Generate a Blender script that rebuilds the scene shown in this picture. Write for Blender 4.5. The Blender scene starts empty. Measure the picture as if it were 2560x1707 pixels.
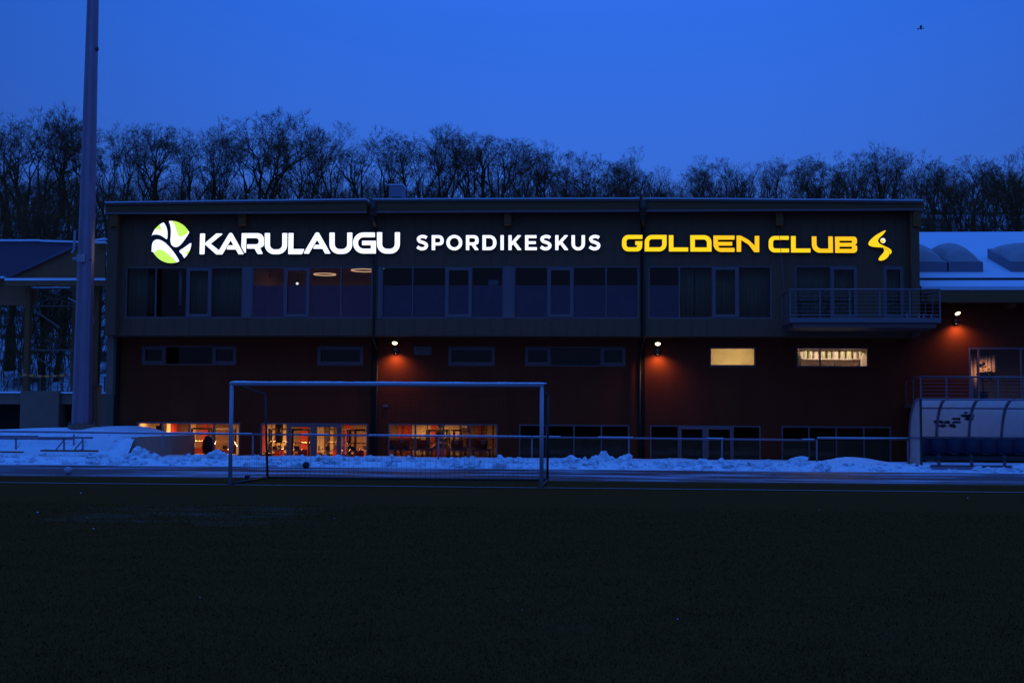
import bpy, math, random
from mathutils import Vector, Matrix, noise
from mathutils.geometry import tessellate_polygon

# ------------------------------------------------------------------ camera
sc = bpy.context.scene
FPX, YAW, PITCH, ROLL, CH = 3260.0, math.radians(3.9), math.atan(195.5/3260), 0.0062, 1.65
fw = Vector((-math.sin(YAW)*math.cos(PITCH), math.cos(YAW)*math.cos(PITCH), math.sin(PITCH)))
r0 = fw.cross(Vector((0, 0, 1))).normalized(); u0 = r0.cross(fw)
rt = r0*math.cos(ROLL)+u0*math.sin(ROLL); up = u0*math.cos(ROLL)-r0*math.sin(ROLL)
cam = bpy.data.cameras.new('camera'); co = bpy.data.objects.new('camera', cam)
sc.collection.objects.link(co); sc.camera = co
cam.sensor_width = 36; cam.lens = FPX/2560*36; cam.clip_end = 3000; cam.clip_start = 0.1
co.matrix_world = Matrix(((rt.x, up.x, -fw.x, 0), (rt.y, up.y, -fw.y, 0), (rt.z, up.z, -fw.z, CH), (0, 0, 0, 1)))

# ------------------------------------------------------------------ dusk sky
w = bpy.data.worlds.new("World"); sc.world = w; w.use_nodes = True
nt = w.node_tree; bg = nt.nodes['Background']
sky = nt.nodes.new('ShaderNodeTexSky'); sky.sky_type = 'NISHITA'; sky.sun_disc = False
sky.sun_elevation = math.radians(-2); sky.sun_rotation = math.radians(200); sky.altitude = 60
tint = nt.nodes.new('ShaderNodeMix'); tint.data_type = 'RGBA'; tint.blend_type = 'MULTIPLY'; tint.inputs[0].default_value = 1
tint.inputs[7].default_value = (0.10, 0.28, 1.0, 1)
tc = nt.nodes.new('ShaderNodeTexCoord'); sx = nt.nodes.new('ShaderNodeSeparateXYZ')
cr = nt.nodes.new('ShaderNodeValToRGB')
for i, (p, c) in enumerate([(0.0, (0.24, 1.22, 5.5)), (0.09, (0.38, 1.36, 5.8)), (0.17, (0.37, 1.42, 6.4)), (0.3, (0.25, 1.42, 7.4)), (0.5, (0.48, 2.5, 12.6)), (0.9, (0.58, 3.05, 14.6))]):
    e = cr.color_ramp.elements[i] if i < 2 else cr.color_ramp.elements.new(p)
    e.position = p; e.color = (c[0]/20, c[1]/20, c[2]/20, 1)
mixn = nt.nodes.new('ShaderNodeMix'); mixn.data_type = 'RGBA'; mixn.blend_type = 'ADD'; mixn.inputs[0].default_value = 1
nz = nt.nodes.new('ShaderNodeTexNoise'); nz.inputs['Scale'].default_value = 1.6; nz.inputs['Detail'].default_value = 3
mr = nt.nodes.new('ShaderNodeMapRange'); mr.inputs[3].default_value = 18.6; mr.inputs[4].default_value = 21.4
sc10 = nt.nodes.new('ShaderNodeVectorMath'); sc10.operation = 'SCALE'
L = nt.links.new
L(tc.outputs['Generated'], sx.inputs[0]); L(sx.outputs[2], cr.inputs[0])
L(tc.outputs['Generated'], nz.inputs['Vector']); L(nz.outputs[0], mr.inputs[0])
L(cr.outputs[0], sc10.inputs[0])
# lens vignetting put into the sky colour, duller to both sides
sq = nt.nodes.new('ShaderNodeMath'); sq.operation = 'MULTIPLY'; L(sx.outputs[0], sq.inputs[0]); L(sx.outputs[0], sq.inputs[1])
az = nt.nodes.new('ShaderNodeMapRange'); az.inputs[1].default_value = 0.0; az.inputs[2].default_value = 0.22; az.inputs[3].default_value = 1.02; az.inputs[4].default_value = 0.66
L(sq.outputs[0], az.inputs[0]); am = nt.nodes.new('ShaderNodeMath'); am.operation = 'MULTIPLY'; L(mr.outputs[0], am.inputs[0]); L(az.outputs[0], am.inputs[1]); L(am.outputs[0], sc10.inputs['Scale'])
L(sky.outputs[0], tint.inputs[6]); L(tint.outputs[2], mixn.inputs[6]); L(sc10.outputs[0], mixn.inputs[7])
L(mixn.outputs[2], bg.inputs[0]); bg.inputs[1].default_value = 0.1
sc.view_settings.view_transform = 'Standard'; sc.view_settings.look = 'None'
sc.view_settings.exposure = 0; sc.view_settings.gamma = 1
sc.render.engine = 'CYCLES'
sc.cycles.max_bounces = 8; sc.cycles.transparent_max_bounces = 24; sc.cycles.sample_clamp_indirect = 2.0
sc.cycles.caustics_reflective = False; sc.cycles.caustics_refractive = False
try:
    sc.cycles.use_denoising = True
except Exception:
    pass

# ------------------------------------------------------------------ helpers
RND = random.Random(7)
def ray(px, py): return fw + rt*((px-1280)/FPX) + up*((853.5-py)/FPX)
def PY(px, py, Y):                                     # pixel of the 2560 photo -> (x, z) on the upright plane y = Y
    d = ray(px, py); t = Y/d.y; return d.x*t, CH+d.z*t
def PG(px, py, z=0.0):                                 # -> (x, y) on the level plane z
    d = ray(px, py); t = (z-CH)/d.z; return d.x*t, d.y*t
def X(px, Y, py=900): return PY(px, py, Y)[0]
def Z(py, Y, px=1280): return PY(px, py, Y)[1]

def mat(name, col, rough=0.7, metal=0.0, var=0.15, scale=6.0, bump=0.0, bscale=40.0, emit=None, estr=1.0, stretch=None, spec=0.5):
    m = bpy.data.materials.new(name); m.use_nodes = True
    n = m.node_tree.nodes; l = m.node_tree.links.new; b = n['Principled BSDF']
    b.inputs['Roughness'].default_value = rough; b.inputs['Metallic'].default_value = metal
    b.inputs['Specular IOR Level'].default_value = spec
    t = n.new('ShaderNodeTexCoord'); mp = n.new('ShaderNodeMapping'); l(t.outputs['Object'], mp.inputs[0])
    if stretch: mp.inputs['Scale'].default_value = stretch
    tex = n.new('ShaderNodeTexNoise'); tex.inputs['Scale'].default_value = scale; tex.inputs['Detail'].default_value = 6
    l(mp.outputs[0], tex.inputs['Vector'])
    mx = n.new('ShaderNodeMix'); mx.data_type = 'RGBA'
    mx.inputs[6].default_value = tuple(c*(1-var) for c in col)+(1,); mx.inputs[7].default_value = tuple(min(1, c*(1+var)) for c in col)+(1,)
    l(tex.outputs[0], mx.inputs[0]); l(mx.outputs[2], b.inputs['Base Color'])
    if bump:
        t2 = n.new('ShaderNodeTexNoise'); t2.inputs['Scale'].default_value = bscale; t2.inputs['Detail'].default_value = 5
        l(mp.outputs[0], t2.inputs['Vector'])
        bp = n.new('ShaderNodeBump'); bp.inputs['Strength'].default_value = bump; bp.inputs['Distance'].default_value = 0.05
        l(t2.outputs[0], bp.inputs['Height']); l(bp.outputs[0], b.inputs['Normal'])
    if emit:
        b.inputs['Emission Color'].default_value = emit+(1,); b.inputs['Emission Strength'].default_value = estr
    return m

def patch_mat(name, col_a, col_b, scale, lo, hi, stretch=(1, 1, 1), rough_a=0.4, rough_b=0.8, bump=0.3, seg=None, spec=0.5):
    """ground with irregular patches of a second stuff lying on it"""
    m = mat(name, col_a, rough_a, var=0.25, scale=3, bump=bump, bscale=30, spec=spec)
    n = m.node_tree.nodes; l = m.node_tree.links.new; b = n['Principled BSDF']
    base = b.inputs['Base Color'].links[0].from_socket
    t = n.new('ShaderNodeTexCoord'); mp = n.new('ShaderNodeMapping'); mp.inputs['Scale'].default_value = stretch
    l(t.outputs['Object'], mp.inputs[0])
    x = n.new('ShaderNodeTexNoise'); x.inputs['Scale'].default_value = scale; x.inputs['Detail'].default_value = 8; x.inputs['Roughness'].default_value = 0.62
    l(mp.outputs[0], x.inputs['Vector'])
    r = n.new('ShaderNodeMapRange'); r.inputs[1].default_value = lo; r.inputs[2].default_value = hi
    l(x.outputs[0], r.inputs[0]); fac = r.outputs[0]
    if seg:                                            # patches only inside a window of x and y
        s = n.new('ShaderNodeSeparateXYZ'); l(t.outputs['Object'], s.inputs[0])
        for k, (a0, a1, b0, b1) in seg:
            for (v0, v1) in ((a0, a1), (b1, b0)):
                q = n.new('ShaderNodeMapRange'); q.inputs[1].default_value = v0; q.inputs[2].default_value = v1
                l(s.outputs[k], q.inputs[0])
                mu = n.new('ShaderNodeMath'); mu.operation = 'MULTIPLY'; l(fac, mu.inputs[0]); l(q.outputs[0], mu.inputs[1]); fac = mu.outputs[0]
    mx = n.new('ShaderNodeMix'); mx.data_type = 'RGBA'; l(fac, mx.inputs[0]); l(base, mx.inputs[6]); mx.inputs[7].default_value = col_b+(1,)
    l(mx.outputs[2], b.inputs['Base Color'])
    rr = n.new('ShaderNodeMapRange'); rr.inputs[3].default_value = rough_a; rr.inputs[4].default_value = rough_b
    l(fac, rr.inputs[0]); l(rr.outputs[0], b.inputs['Roughness'])
    return m

def glass_mat(name, tint=(0.8, 0.85, 0.9), refl=1.0):
    m = bpy.data.materials.new(name); m.use_nodes = True
    n = m.node_tree.nodes; l = m.node_tree.links.new; n.remove(n['Principled BSDF']); o = n['Material Output']
    tr = n.new('ShaderNodeBsdfTransparent'); tr.inputs[0].default_value = tint+(1,)
    gl = n.new('ShaderNodeBsdfGlossy'); gl.inputs['Roughness'].default_value = 0.03; gl.inputs[0].default_value = (refl, refl*.45, refl*.3, 1)
    fr = n.new('ShaderNodeFresnel'); fr.inputs[0].default_value = 1.5
    mx = n.new('ShaderNodeMixShader'); l(fr.outputs[0], mx.inputs[0]); l(tr.outputs[0], mx.inputs[1]); l(gl.outputs[0], mx.inputs[2])
    tx = n.new('ShaderNodeTexNoise'); tx.inputs['Scale'].default_value = 0.7
    bp = n.new('ShaderNodeBump'); bp.inputs['Strength'].default_value = 0.05; l(tx.outputs[0], bp.inputs['Height']); l(bp.outputs[0], gl.inputs['Normal'])
    l(mx.outputs[0], o.inputs[0]); return m

def film_mat(name, col, trans, clear=0.0, spots=None):
    m = bpy.data.materials.new(name); m.use_nodes = True
    n = m.node_tree.nodes; l = m.node_tree.links.new; n.remove(n['Principled BSDF']); o = n['Material Output']
    d = n.new('ShaderNodeBsdfDiffuse'); t = n.new('ShaderNodeBsdfTranslucent'); c = n.new('ShaderNodeBsdfTransparent')
    tx = n.new('ShaderNodeTexNoise'); tx.inputs['Scale'].default_value = 3; tx.inputs['Detail'].default_value = 4
    tcn = n.new('ShaderNodeTexCoord'); l(tcn.outputs['Object'], tx.inputs['Vector'])
    cm = n.new('ShaderNodeMix'); cm.data_type = 'RGBA'; cm.inputs[6].default_value = tuple(v*0.85 for v in col)+(1,); cm.inputs[7].default_value = tuple(v*1.15 for v in col)+(1,)
    l(tx.outputs[0], cm.inputs[0]); l(cm.outputs[2], d.inputs[0]); l(cm.outputs[2], t.inputs[0])
    a = n.new('ShaderNodeMixShader'); a.inputs[0].default_value = trans; l(d.outputs[0], a.inputs[1]); l(t.outputs[0], a.inputs[2])
    b = n.new('ShaderNodeMixShader'); b.inputs[0].default_value = clear; l(a.outputs[0], b.inputs[1]); l(c.outputs[0], b.inputs[2])
    l(b.outputs[0], o.inputs[0]); return m

M = {}
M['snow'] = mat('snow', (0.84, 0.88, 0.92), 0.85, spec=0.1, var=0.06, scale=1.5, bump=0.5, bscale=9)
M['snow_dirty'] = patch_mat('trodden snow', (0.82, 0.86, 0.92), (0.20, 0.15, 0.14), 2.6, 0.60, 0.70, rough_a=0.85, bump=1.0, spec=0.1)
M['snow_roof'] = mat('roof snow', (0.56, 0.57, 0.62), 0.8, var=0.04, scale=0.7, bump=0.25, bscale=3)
M['turf'] = patch_mat('artificial turf', (0.12, 0.040, 0.011), (0.15, 0.12, 0.09), 1.3, 0.47, 0.85, stretch=(0.6, 1.6, 1), rough_a=0.95, rough_b=0.9, bump=0.9, spec=0.0,
                      seg=[(0, (-9.5, -8.2, -5.8, -4.6)), (1, (19.5, 20.8, 23.4, 25.0))])
M['fibre'] = mat('turf fibre', (0.15, 0.058, 0.016), 0.9, var=0.6, scale=1.1, spec=0.0)
M['track'] = patch_mat('wet running track', (0.13, 0.035, 0.030), (0.38, 0.36, 0.42), 0.7, 0.48, 0.60, stretch=(0.30, 0.9, 1), rough_a=0.5, rough_b=0.7, bump=0.35, spec=0.22)
M['line'] = mat('worn white line', (0.26, 0.22, 0.22), 0.8, var=0.3, scale=8)
M['earth'] = mat('frozen soil', (0.08, 0.05, 0.03), 0.9, spec=0.0, bump=0.5)
M['hill'] = patch_mat('snowy woodland floor', (0.48, 0.48, 0.50), (0.06, 0.04, 0.03), 0.25, 0.47, 0.60, rough_a=0.85, bump=0.8, spec=0.0)
M['timber'] = mat('grey stained timber cladding', (0.22, 0.092, 0.047), 0.85, spec=0.05, var=0.1, scale=2, bump=0.25, bscale=6, stretch=(14, 1, 0.5))
M['fascia'] = mat('dark fascia board', (0.20, 0.078, 0.030), 0.7, spec=0.12, var=0.12, scale=3, stretch=(0.3, 1, 4))
M['brownwood'] = mat('glued timber beam', (0.26, 0.085, 0.028), 0.8, spec=0.1, var=0.2, scale=5, stretch=(4, 4, 0.4))
M['red'] = mat('red rendered panel', (0.21, 0.033, 0.0125), 0.9, spec=0.04, var=0.22, scale=0.8, bump=0.15, bscale=25, stretch=(1.6, 1, .35))
M['frame'] = mat('grey aluminium frame', (0.24, 0.115, 0.105), 0.5, spec=0.3, var=0.06)
M['darkframe'] = mat('dark aluminium frame', (0.20, 0.095, 0.075), 0.55, spec=0.2, var=0.06)
M['glass'] = glass_mat('window glass', refl=0.7)
M['film'] = film_mat('frosted film', (0.72, 0.33, 0.40), 0.3)
M['film_dark'] = film_mat('grey privacy film', (0.60, 0.24, 0.10), 0.2, 0.05)
M['film_gym'] = film_mat('thin tinted film', (0.20, 0.08, 0.06), 0.3, 0.5)
M['white'] = mat('white painted metal', (0.42, 0.31, 0.33), 0.4, var=0.05)
M['galv'] = mat('galvanised steel', (0.30, 0.165, 0.195), 0.45, 0.3, var=0.12, scale=4)
M['mast'] = mat('weathered galvanised mast steel', (0.34, 0.19, 0.22), 0.33, 0.6, var=0.22, scale=2.2, stretch=(3, 3, .6))
M['steel'] = mat('brushed steel', (0.22, 0.14, 0.14), 0.45, 0.4, var=0.08)
M['concrete'] = mat('cast concrete', (0.27, 0.13, 0.085), 0.9, spec=0.1, var=0.15, scale=2.5, bump=0.25, bscale=14)
M['concrete_pale'] = mat('pale concrete', (0.46, 0.25, 0.17), 0.9, spec=0.1, var=0.15, scale=2.5, bump=0.25, bscale=14)
M['black'] = mat('black coated metal', (0.03, 0.02, 0.015), 0.5, var=0.1)
M['net'] = mat('dark net cord', (0.03, 0.018, 0.012), 0.9, spec=0.0)
M['rubber'] = mat('black rubber', (0.02, 0.015, 0.012), 0.8)
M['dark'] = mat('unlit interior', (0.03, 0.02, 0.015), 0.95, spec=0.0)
M['bark'] = mat('dark bark', (0.11, 0.045, 0.017), 0.95, spec=0.0, var=0.35, scale=3)
M['twig'] = mat('bare twigs', (0.16, 0.062, 0.027), 0.95, spec=0.0, var=0.3, scale=2)
M['bluemetal'] = mat('blue grey sheet metal roof', (0.22, 0.12, 0.16), 0.5, 0.2, var=0.08)
M['palewood'] = mat('pale plywood boarding', (0.34, 0.12, 0.055), 0.85, spec=0.05, var=0.15, scale=2, stretch=(1, 1, 5))
M['curtain'] = mat('grey green curtain cloth', (0.42, 0.30, 0.13), 0.95, spec=0.0, var=0.15, scale=4, stretch=(6, 1, .3))
M['ceil'] = mat('warm painted ceiling', (0.62, 0.52, 0.44), 0.9, var=0.05)
M['tan'] = mat('tan wall panel', (0.66, 0.52, 0.34), 0.8, var=0.12, scale=2)
M['redp'] = mat('red gym panel', (0.52, 0.06, 0.035), 0.7, var=0.1)
M['crimson'] = mat('dark red gym panel', (0.40, 0.05, 0.05), 0.7, var=0.1)
M['brown'] = mat('brown gym floor', (0.22, 0.12, 0.08), 0.6, var=0.15)
M['redpad'] = mat('red vinyl pad', (0.5, 0.06, 0.05), 0.45)
M['chrome'] = mat('chromed tube', (0.7, 0.6, 0.5), 0.25, 0.9)
M['plastic'] = mat('black plastic', (0.035, 0.025, 0.03), 0.35)
M['blueseat'] = mat('blue plastic seat', (0.010, 0.008, 0.036), 0.5, var=0.1)
M['kwall'] = mat('cream kitchen wall', (0.80, 0.70, 0.48), 0.7, var=0.05)
M['pot'] = mat('steel pot', (0.75, 0.68, 0.55), 0.3, 0.8)
M['blind'] = film_mat('yellow roller blind', (0.88, 0.78, 0.60), 0.9)
M['hvac'] = mat('pale blue grey sheet metal', (0.22, 0.15, 0.18), 0.5, var=0.05)
M['dome'] = mat('milky roof light plastic', (0.27, 0.19, 0.19), 0.5, var=0.3, scale=1.5, spec=0.25)
M['poly'] = film_mat('cloudy polycarbonate sheet', (0.86, 0.62, 0.54), 0.55)
M['soot'] = mat('peeled dark stain', (0.06, 0.03, 0.02), 0.8)
M['drape'] = mat('peach curtain', (0.85, 0.55, 0.40), 0.9, var=0.2, scale=5, stretch=(5, 1, .2))
M['leafdark'] = mat('dark indoor leaves', (0.05, 0.06, 0.03), 0.7)
M['signwhite'] = mat('lit white acrylic', (0.9, 0.9, 0.9), 0.4, emit=(0.95, 0.98, 1.0), estr=1.12)
M['signyellow'] = mat('lit yellow acrylic', (0.5, 0.3, 0.0), 0.6, spec=0.1, emit=(1.0, 0.64, 0.014), estr=1.08)
M['signamber'] = mat('lit amber acrylic', (0.5, 0.25, 0.0), 0.6, spec=0.1, emit=(1.0, 0.55, 0.014), estr=1.05)
M['signgreen'] = mat('lit green acrylic', (0.5, 0.9, 0.1), 0.4, emit=(0.62, 0.98, 0.09), estr=0.95)
M['tube'] = mat('warm light tube', (1, .8, .5), 0.4, emit=(1.0, 0.55, 0.22), estr=2.2)
M['ringled'] = mat('ring lamp light strip', (1, .8, .6), 0.4, emit=(1.0, 0.55, 0.28), estr=0.85)
M['bulb'] = mat('glowing lens', (1, 1, .8), 0.3, emit=(1.0, 0.88, 0.50), estr=6)
M['pipe'] = mat('dark rain pipe', (0.06, 0.035, 0.02), 0.5, 0.3)
M['bulbside'] = mat('glowing lens rim', (1, 1, .6), 0.3, emit=(0.9, 0.75, 0.22), estr=0.7)
M['spot'] = mat('small white bulb', (1, 1, 1), 0.3, emit=(0.9, 0.95, 1.0), estr=1.5)
M['tape_red'] = mat('red tape', (0.5, 0.05, 0.02), 0.5); M['tape_yellow'] = mat('yellow tape', (0.9, 0.3, 0.04), 0.5)
M['signside'] = mat('letter return', (0.06, 0.05, 0.05), 0.5)
M['panelblack'] = mat('black logo backing', (0.025, 0.02, 0.018), 0.4)

class MB:
    def __init__(s): s.v = []; s.f = []
    def box(s, x0, x1, y0, y1, z0, z1):
        if x0 > x1: x0, x1 = x1, x0
        if y0 > y1: y0, y1 = y1, y0
        if z0 > z1: z0, z1 = z1, z0
        b = len(s.v)
        s.v += [(x0, y0, z0), (x1, y0, z0), (x1, y1, z0), (x0, y1, z0), (x0, y0, z1), (x1, y0, z1), (x1, y1, z1), (x0, y1, z1)]
        s.f += [(b, b+3, b+2, b+1), (b+4, b+5, b+6, b+7), (b, b+1, b+5, b+4), (b+1, b+2, b+6, b+5), (b+2, b+3, b+7, b+6), (b+3, b, b+4, b+7)]
        return s
    def tube(s, p0, p1, ra, rb=None, n=8, caps=True):
        rb = ra if rb is None else rb
        p0 = Vector(p0); p1 = Vector(p1); d = (p1-p0)
        if d.length < 1e-6: return s
        d.normalize(); a = d.cross(Vector((0, 0, 1)) if abs(d.z) < 0.9 else Vector((1, 0, 0))).normalized(); c = d.cross(a)
        b = len(s.v)
        for p, r in ((p0, ra), (p1, rb)):
            for k in range(n):
                t = 2*math.pi*k/n; s.v.append(tuple(p+a*(r*math.cos(t))+c*(r*math.sin(t))))
        for k in range(n):
            q = (k+1) % n; s.f.append((b+k, b+q, b+n+q, b+n+k))
        if caps: s.f.append(tuple(b+k for k in range(n))[::-1]); s.f.append(tuple(b+n+k for k in range(n)))
        return s
    def path(s, pts, r, n=8):
        for a, b in zip(pts, pts[1:]): s.tube(a, b, r, r, n)
        return s
    def bar(s, p0, p1, wx, wz):                          # rectangular bar between two points
        p0 = Vector(p0); p1 = Vector(p1); d = (p1-p0).normalized()
        a = d.cross(Vector((0, 0, 1)) if abs(d.z) < 0.95 else Vector((0, 1, 0))).normalized(); c = a.cross(d)
        b = len(s.v)
        for p in (p0, p1):
            for (i, j) in ((-1, -1), (1, -1), (1, 1), (-1, 1)): s.v.append(tuple(p+a*(i*wx/2)+c*(j*wz/2)))
        s.f += [(b, b+1, b+5, b+4), (b+1, b+2, b+6, b+5), (b+2, b+3, b+7, b+6), (b+3, b, b+4, b+7), (b+3, b+2, b+1, b), (b+4, b+5, b+6, b+7)]
        return s
    def poly(s, pts): b = len(s.v); s.v += [tuple(p) for p in pts]; s.f.append(tuple(range(b, b+len(pts)))); return s
    def glyph(s, outer, holes, y0, y1):                  # outline(s) as (x, z), flat front at y0, back at y1
        loops = [outer]+list(holes)
        flat = [Vector((p[0], p[1], 0)) for lp in loops for p in lp]
        tr = tessellate_polygon([[Vector((p[0], p[1], 0)) for p in lp] for lp in loops])
        b = len(s.v); n = len(flat)
        s.v += [(p.x, y0, p.y) for p in flat]+[(p.x, y1, p.y) for p in flat]
        for t in tr: s.f.append(tuple(b+i for i in t)); s.f.append(tuple(b+n+i for i in t[::-1]))
        o = 0
        for lp in loops:
            m = len(lp)
            for k in range(m): q = (k+1) % m; s.f.append((b+o+k, b+o+q, b+n+o+q, b+n+o+k))
            o += m
        return s
    def blob(s, c, r, sz=(1, 1, 1), rough=0.25, seed=0, sub=(8, 6)):
        b = len(s.v); nu, nv = sub; c = Vector(c)
        pts = [Vector((0, 0, 1))]
        for j in range(1, nv):
            for i in range(nu):
                th = math.pi*j/nv; ph = 2*math.pi*(i+0.5*(j % 2))/nu
                pts.append(Vector((math.sin(th)*math.cos(ph), math.sin(th)*math.sin(ph), math.cos(th))))
        pts.append(Vector((0, 0, -1)))
        for p in pts:
            k = r*(1+rough*(noise.noise(p*1.7+Vector((seed*3.1, seed*1.7, 0))))*2)
            s.v.append((c.x+p.x*k*sz[0], c.y+p.y*k*sz[1], c.z+p.z*k*sz[2]))
        for i in range(nu):
            q = (i+1) % nu; s.f.append((b, b+1+i, b+1+q))
            for j in range(nv-2):
                o = b+1+j*nu; s.f.append((o+i, o+nu+i, o+nu+q, o+q))
            o = b+1+(nv-2)*nu; s.f.append((o+i, len(s.v)-1, o+q))
        return s
    def build(s, name, m, parent=None, smooth=False, label=None):
        me = bpy.data.meshes.new(name)
        off = Vector((0, 0, 0)); p = parent
        while p is not None: off += p.location; p = p.parent
        me.from_pydata([(v[0]-off.x, v[1]-off.y, v[2]-off.z) for v in s.v], [], s.f); me.update()
        if smooth:
            for q in me.polygons: q.use_smooth = True
        o = bpy.data.objects.new(name, me); sc.collection.objects.link(o)
        for mm in (m if isinstance(m, (list, tuple)) else [m]): me.materials.append(mm)
        o.parent = parent
        if label: o['label'] = label
        return o

def fix_normals(o):
    import bmesh
    bm = bmesh.new(); bm.from_mesh(o.data); bmesh.ops.recalc_face_normals(bm, faces=bm.faces); bm.to_mesh(o.data); bm.free()

def tag(o, label, cat, group=None):
    o['label'] = label; o['category'] = cat
    if group: o['group'] = group
    return o
def thing(name, label, cat, loc=(0, 0, 0), group=None):
    o = bpy.data.objects.new(name, None); sc.collection.objects.link(o); o.location = loc; o.empty_display_size = .2
    return tag(o, label, cat, group)
def kids(o): return [c for c in bpy.data.objects if c.parent == o]
def copy_tree(o, loc=None, rot=None, scale=None, label=None, group=None, parent=None):
    c = o.copy(); sc.collection.objects.link(c); c.parent = parent
    if loc is not None: c.location = loc
    if rot is not None: c.rotation_euler = (0, 0, rot)
    if scale is not None: c.scale = scale
    if label: c['label'] = label
    if group: c['group'] = group
    for k in kids(o): copy_tree(k, parent=c)
    return c

def wall(x0, x1, z0, z1, y0, y1, holes):
    """slab with rectangular openings cut right through"""
    xs = sorted({x0, x1, *[h[i] for h in holes for i in (0, 1)]}); zs = sorted({z0, z1, *[h[i] for h in holes for i in (2, 3)]})
    nx, nz_ = len(xs)-1, len(zs)-1
    def solid(i, j):
        if i < 0 or j < 0 or i >= nx or j >= nz_: return False
        cx, cz = (xs[i]+xs[i+1])/2, (zs[j]+zs[j+1])/2
        return not any(h[0] < cx < h[1] and h[2] < cz < h[3] for h in holes)
    m = MB()
    for i in range(nx):
        for j in range(nz_):
            if not solid(i, j): continue
            a, b, c, d = xs[i], xs[i+1], zs[j], zs[j+1]
            m.poly([(a, y0, c), (b, y0, c), (b, y0, d), (a, y0, d)]); m.poly([(a, y1, d), (b, y1, d), (b, y1, c), (a, y1, c)])
            if not solid(i-1, j): m.poly([(a, y0, d), (a, y1, d), (a, y1, c), (a, y0, c)])
            if not solid(i+1, j): m.poly([(b, y0, c), (b, y1, c), (b, y1, d), (b, y0, d)])
            if not solid(i, j-1): m.poly([(a, y0, c), (a, y1, c), (b, y1, c), (b, y0, c)])
            if not solid(i, j+1): m.poly([(a, y0, d), (b, y0, d), (b, y1, d), (a, y1, d)])
    return m

# ------------------------------------------------------------------ ground, track, pitch
UF, RW = 52.3, 53.5            # front planes of the timber storey and of the red wall
GZ = -0.9                      # floor level of the sunken ground storey
def struct(o): o['kind'] = 'structure'; return o
def grid(x0, x1, nx, y0, y1, ny, h):
    m = MB()
    for j in range(ny+1):
        for i in range(nx+1):
            x = x0+(x1-x0)*i/nx; y = y0+(y1-y0)*j/ny; m.v.append((x, y, h(x, y)))
    for j in range(ny):
        for i in range(nx):
            a = j*(nx+1)+i; m.f.append((a, a+1, a+nx+2, a+nx+1))
    return m
def sm(a, b, t): t = max(0, min(1, (t-a)/(b-a))); return t*t*(3-2*t)
def nf(x, y, s, k=0): return noise.noise(Vector((x*s+k, y*s-k, k*1.3)))

struct(MB().poly([(-900, -900, GZ-0.05), (900, -900, GZ-0.05), (900, 1500, GZ-0.05), (-900, 1500, GZ-0.05)]).build('ground', M['earth']))
m = grid(-60, 60, 240, -12, 35.25, 94, lambda x, y: 0.006*nf(x, y, 0.5)+0.012*(nf(x, y, 0.11)))
struct(m.build('pitch', M['turf'], smooth=True))
struct(MB().box(-62, 62, 35.25, 44.3, -0.5, 0.0).build('running_track', M['track']))
struct(MB().box(-62, 62, 35.17, 35.29, -0.3, 0.035).build('kerb', M['concrete']))
m = MB()
xx = -40.0
while xx < 40: m.box(xx, xx+0.98, 31.55, 31.68, 0.016, 0.022); xx += 1.0
struct(m.build('goal_line', M['line']))
m = MB()
for yy in (37.0, 38.3, 39.6, 40.9, 42.2, 43.5): m.box(-61, 61, yy, yy+0.05, -0.002, 0.004)
struct(m.build('track_lane_lines', M['line']))

# upright fibres of the turf in the near field, one mass
m = MB(); Rg = random.Random(21)
for i in range(110000):
    y = 7.6+17*(Rg.random()**1.7); x = -0.068*y+Rg.uniform(-.44, .44)*y
    k = nf(x, y, 1.3, 6); h = Rg.uniform(.012, .032)*(1+.5*k); w2 = .0016+.00035*y; a = Rg.uniform(-.9, .9)
    z = 0.006*nf(x, y, 0.5)+0.012*nf(x, y, 0.11)-.002
    b = len(m.v); m.v += [(x-w2*math.cos(a), y-w2*math.sin(a), z), (x+w2*math.cos(a), y+w2*math.sin(a), z), (x+Rg.gauss(0, .011), y+Rg.gauss(0, .011), z+h)]; m.f.append((b, b+1, b+2))
o = m.build('turf_fibres', M['fibre']); o['kind'] = 'stuff'
# the snow bank along the track, heaped by shovels
WX1 = X(475, 53.2, 1110); WYN = WX1/X(336, 1.0, 1110)      # the retaining wall runs back from WYN to the facade
WX0 = WX1-2.4
HX0, HX1 = X(345, 45.4, 1130), X(2130, 46.6, 1145)
def bank(x, y):
    ridge = 0.16*sm(44.0, 44.9, y)*(1-0.45*sm(45.6, 46.8, y))
    ridge *= 0.8+0.9*abs(nf(x, y*1.2, 0.55, 3))
    hump = 0.26*math.exp(-((x-HX1)/1.0)**2-((y-46.6)/0.8)**2)+0.12*math.exp(-((x-HX0)/0.7)**2-((y-45.4)/0.5)**2)
    if x > 10.3: ridge *= 1-0.85*sm(10.3, 11.3, x)
    amp = 0.45+1.1*abs(nf(x, 0, 0.45, 9))*(1-.6*sm(0, 3, x))
    rough = (0.13 if x < 10.8 else .03)*amp*sm(44.0, 44.5, y)*(1-sm(46.2, 47, y))*(abs(nf(x, y, 3.2, 7))+0.8*abs(nf(x, y, 7.3, 1)))
    base = 0.02+0.07*sm(46, 47, y)
    z = base*sm(43.9, 44.4, y)+ridge+hump+rough
    # embankment that carries the floodlight mast
    e1 = sm(45.8, 48.6, y); nw = sm(WX1-1.3, WX1-.2, x); e = e1*(1-nw)+nw*sm(WYN-.9, WYN+.1, y)
    if x < WX1+0.001: z += e*((1.30-.42*sm(WX0, WX1-.1, x))-z)*(1-0.22*sm(18.5, 26, -x))
    z += 0.03*nf(x, y, 0.9, 5)*sm(46, 48, y)
    return z
def ground_step(x, y): return bank(x, y)
m = grid(-34, WX1, 150, 43.9, 53.4, 90, bank)
mb = grid(WX1+.004, 30, 340, 43.9, 50.6, 66, bank)
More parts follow.
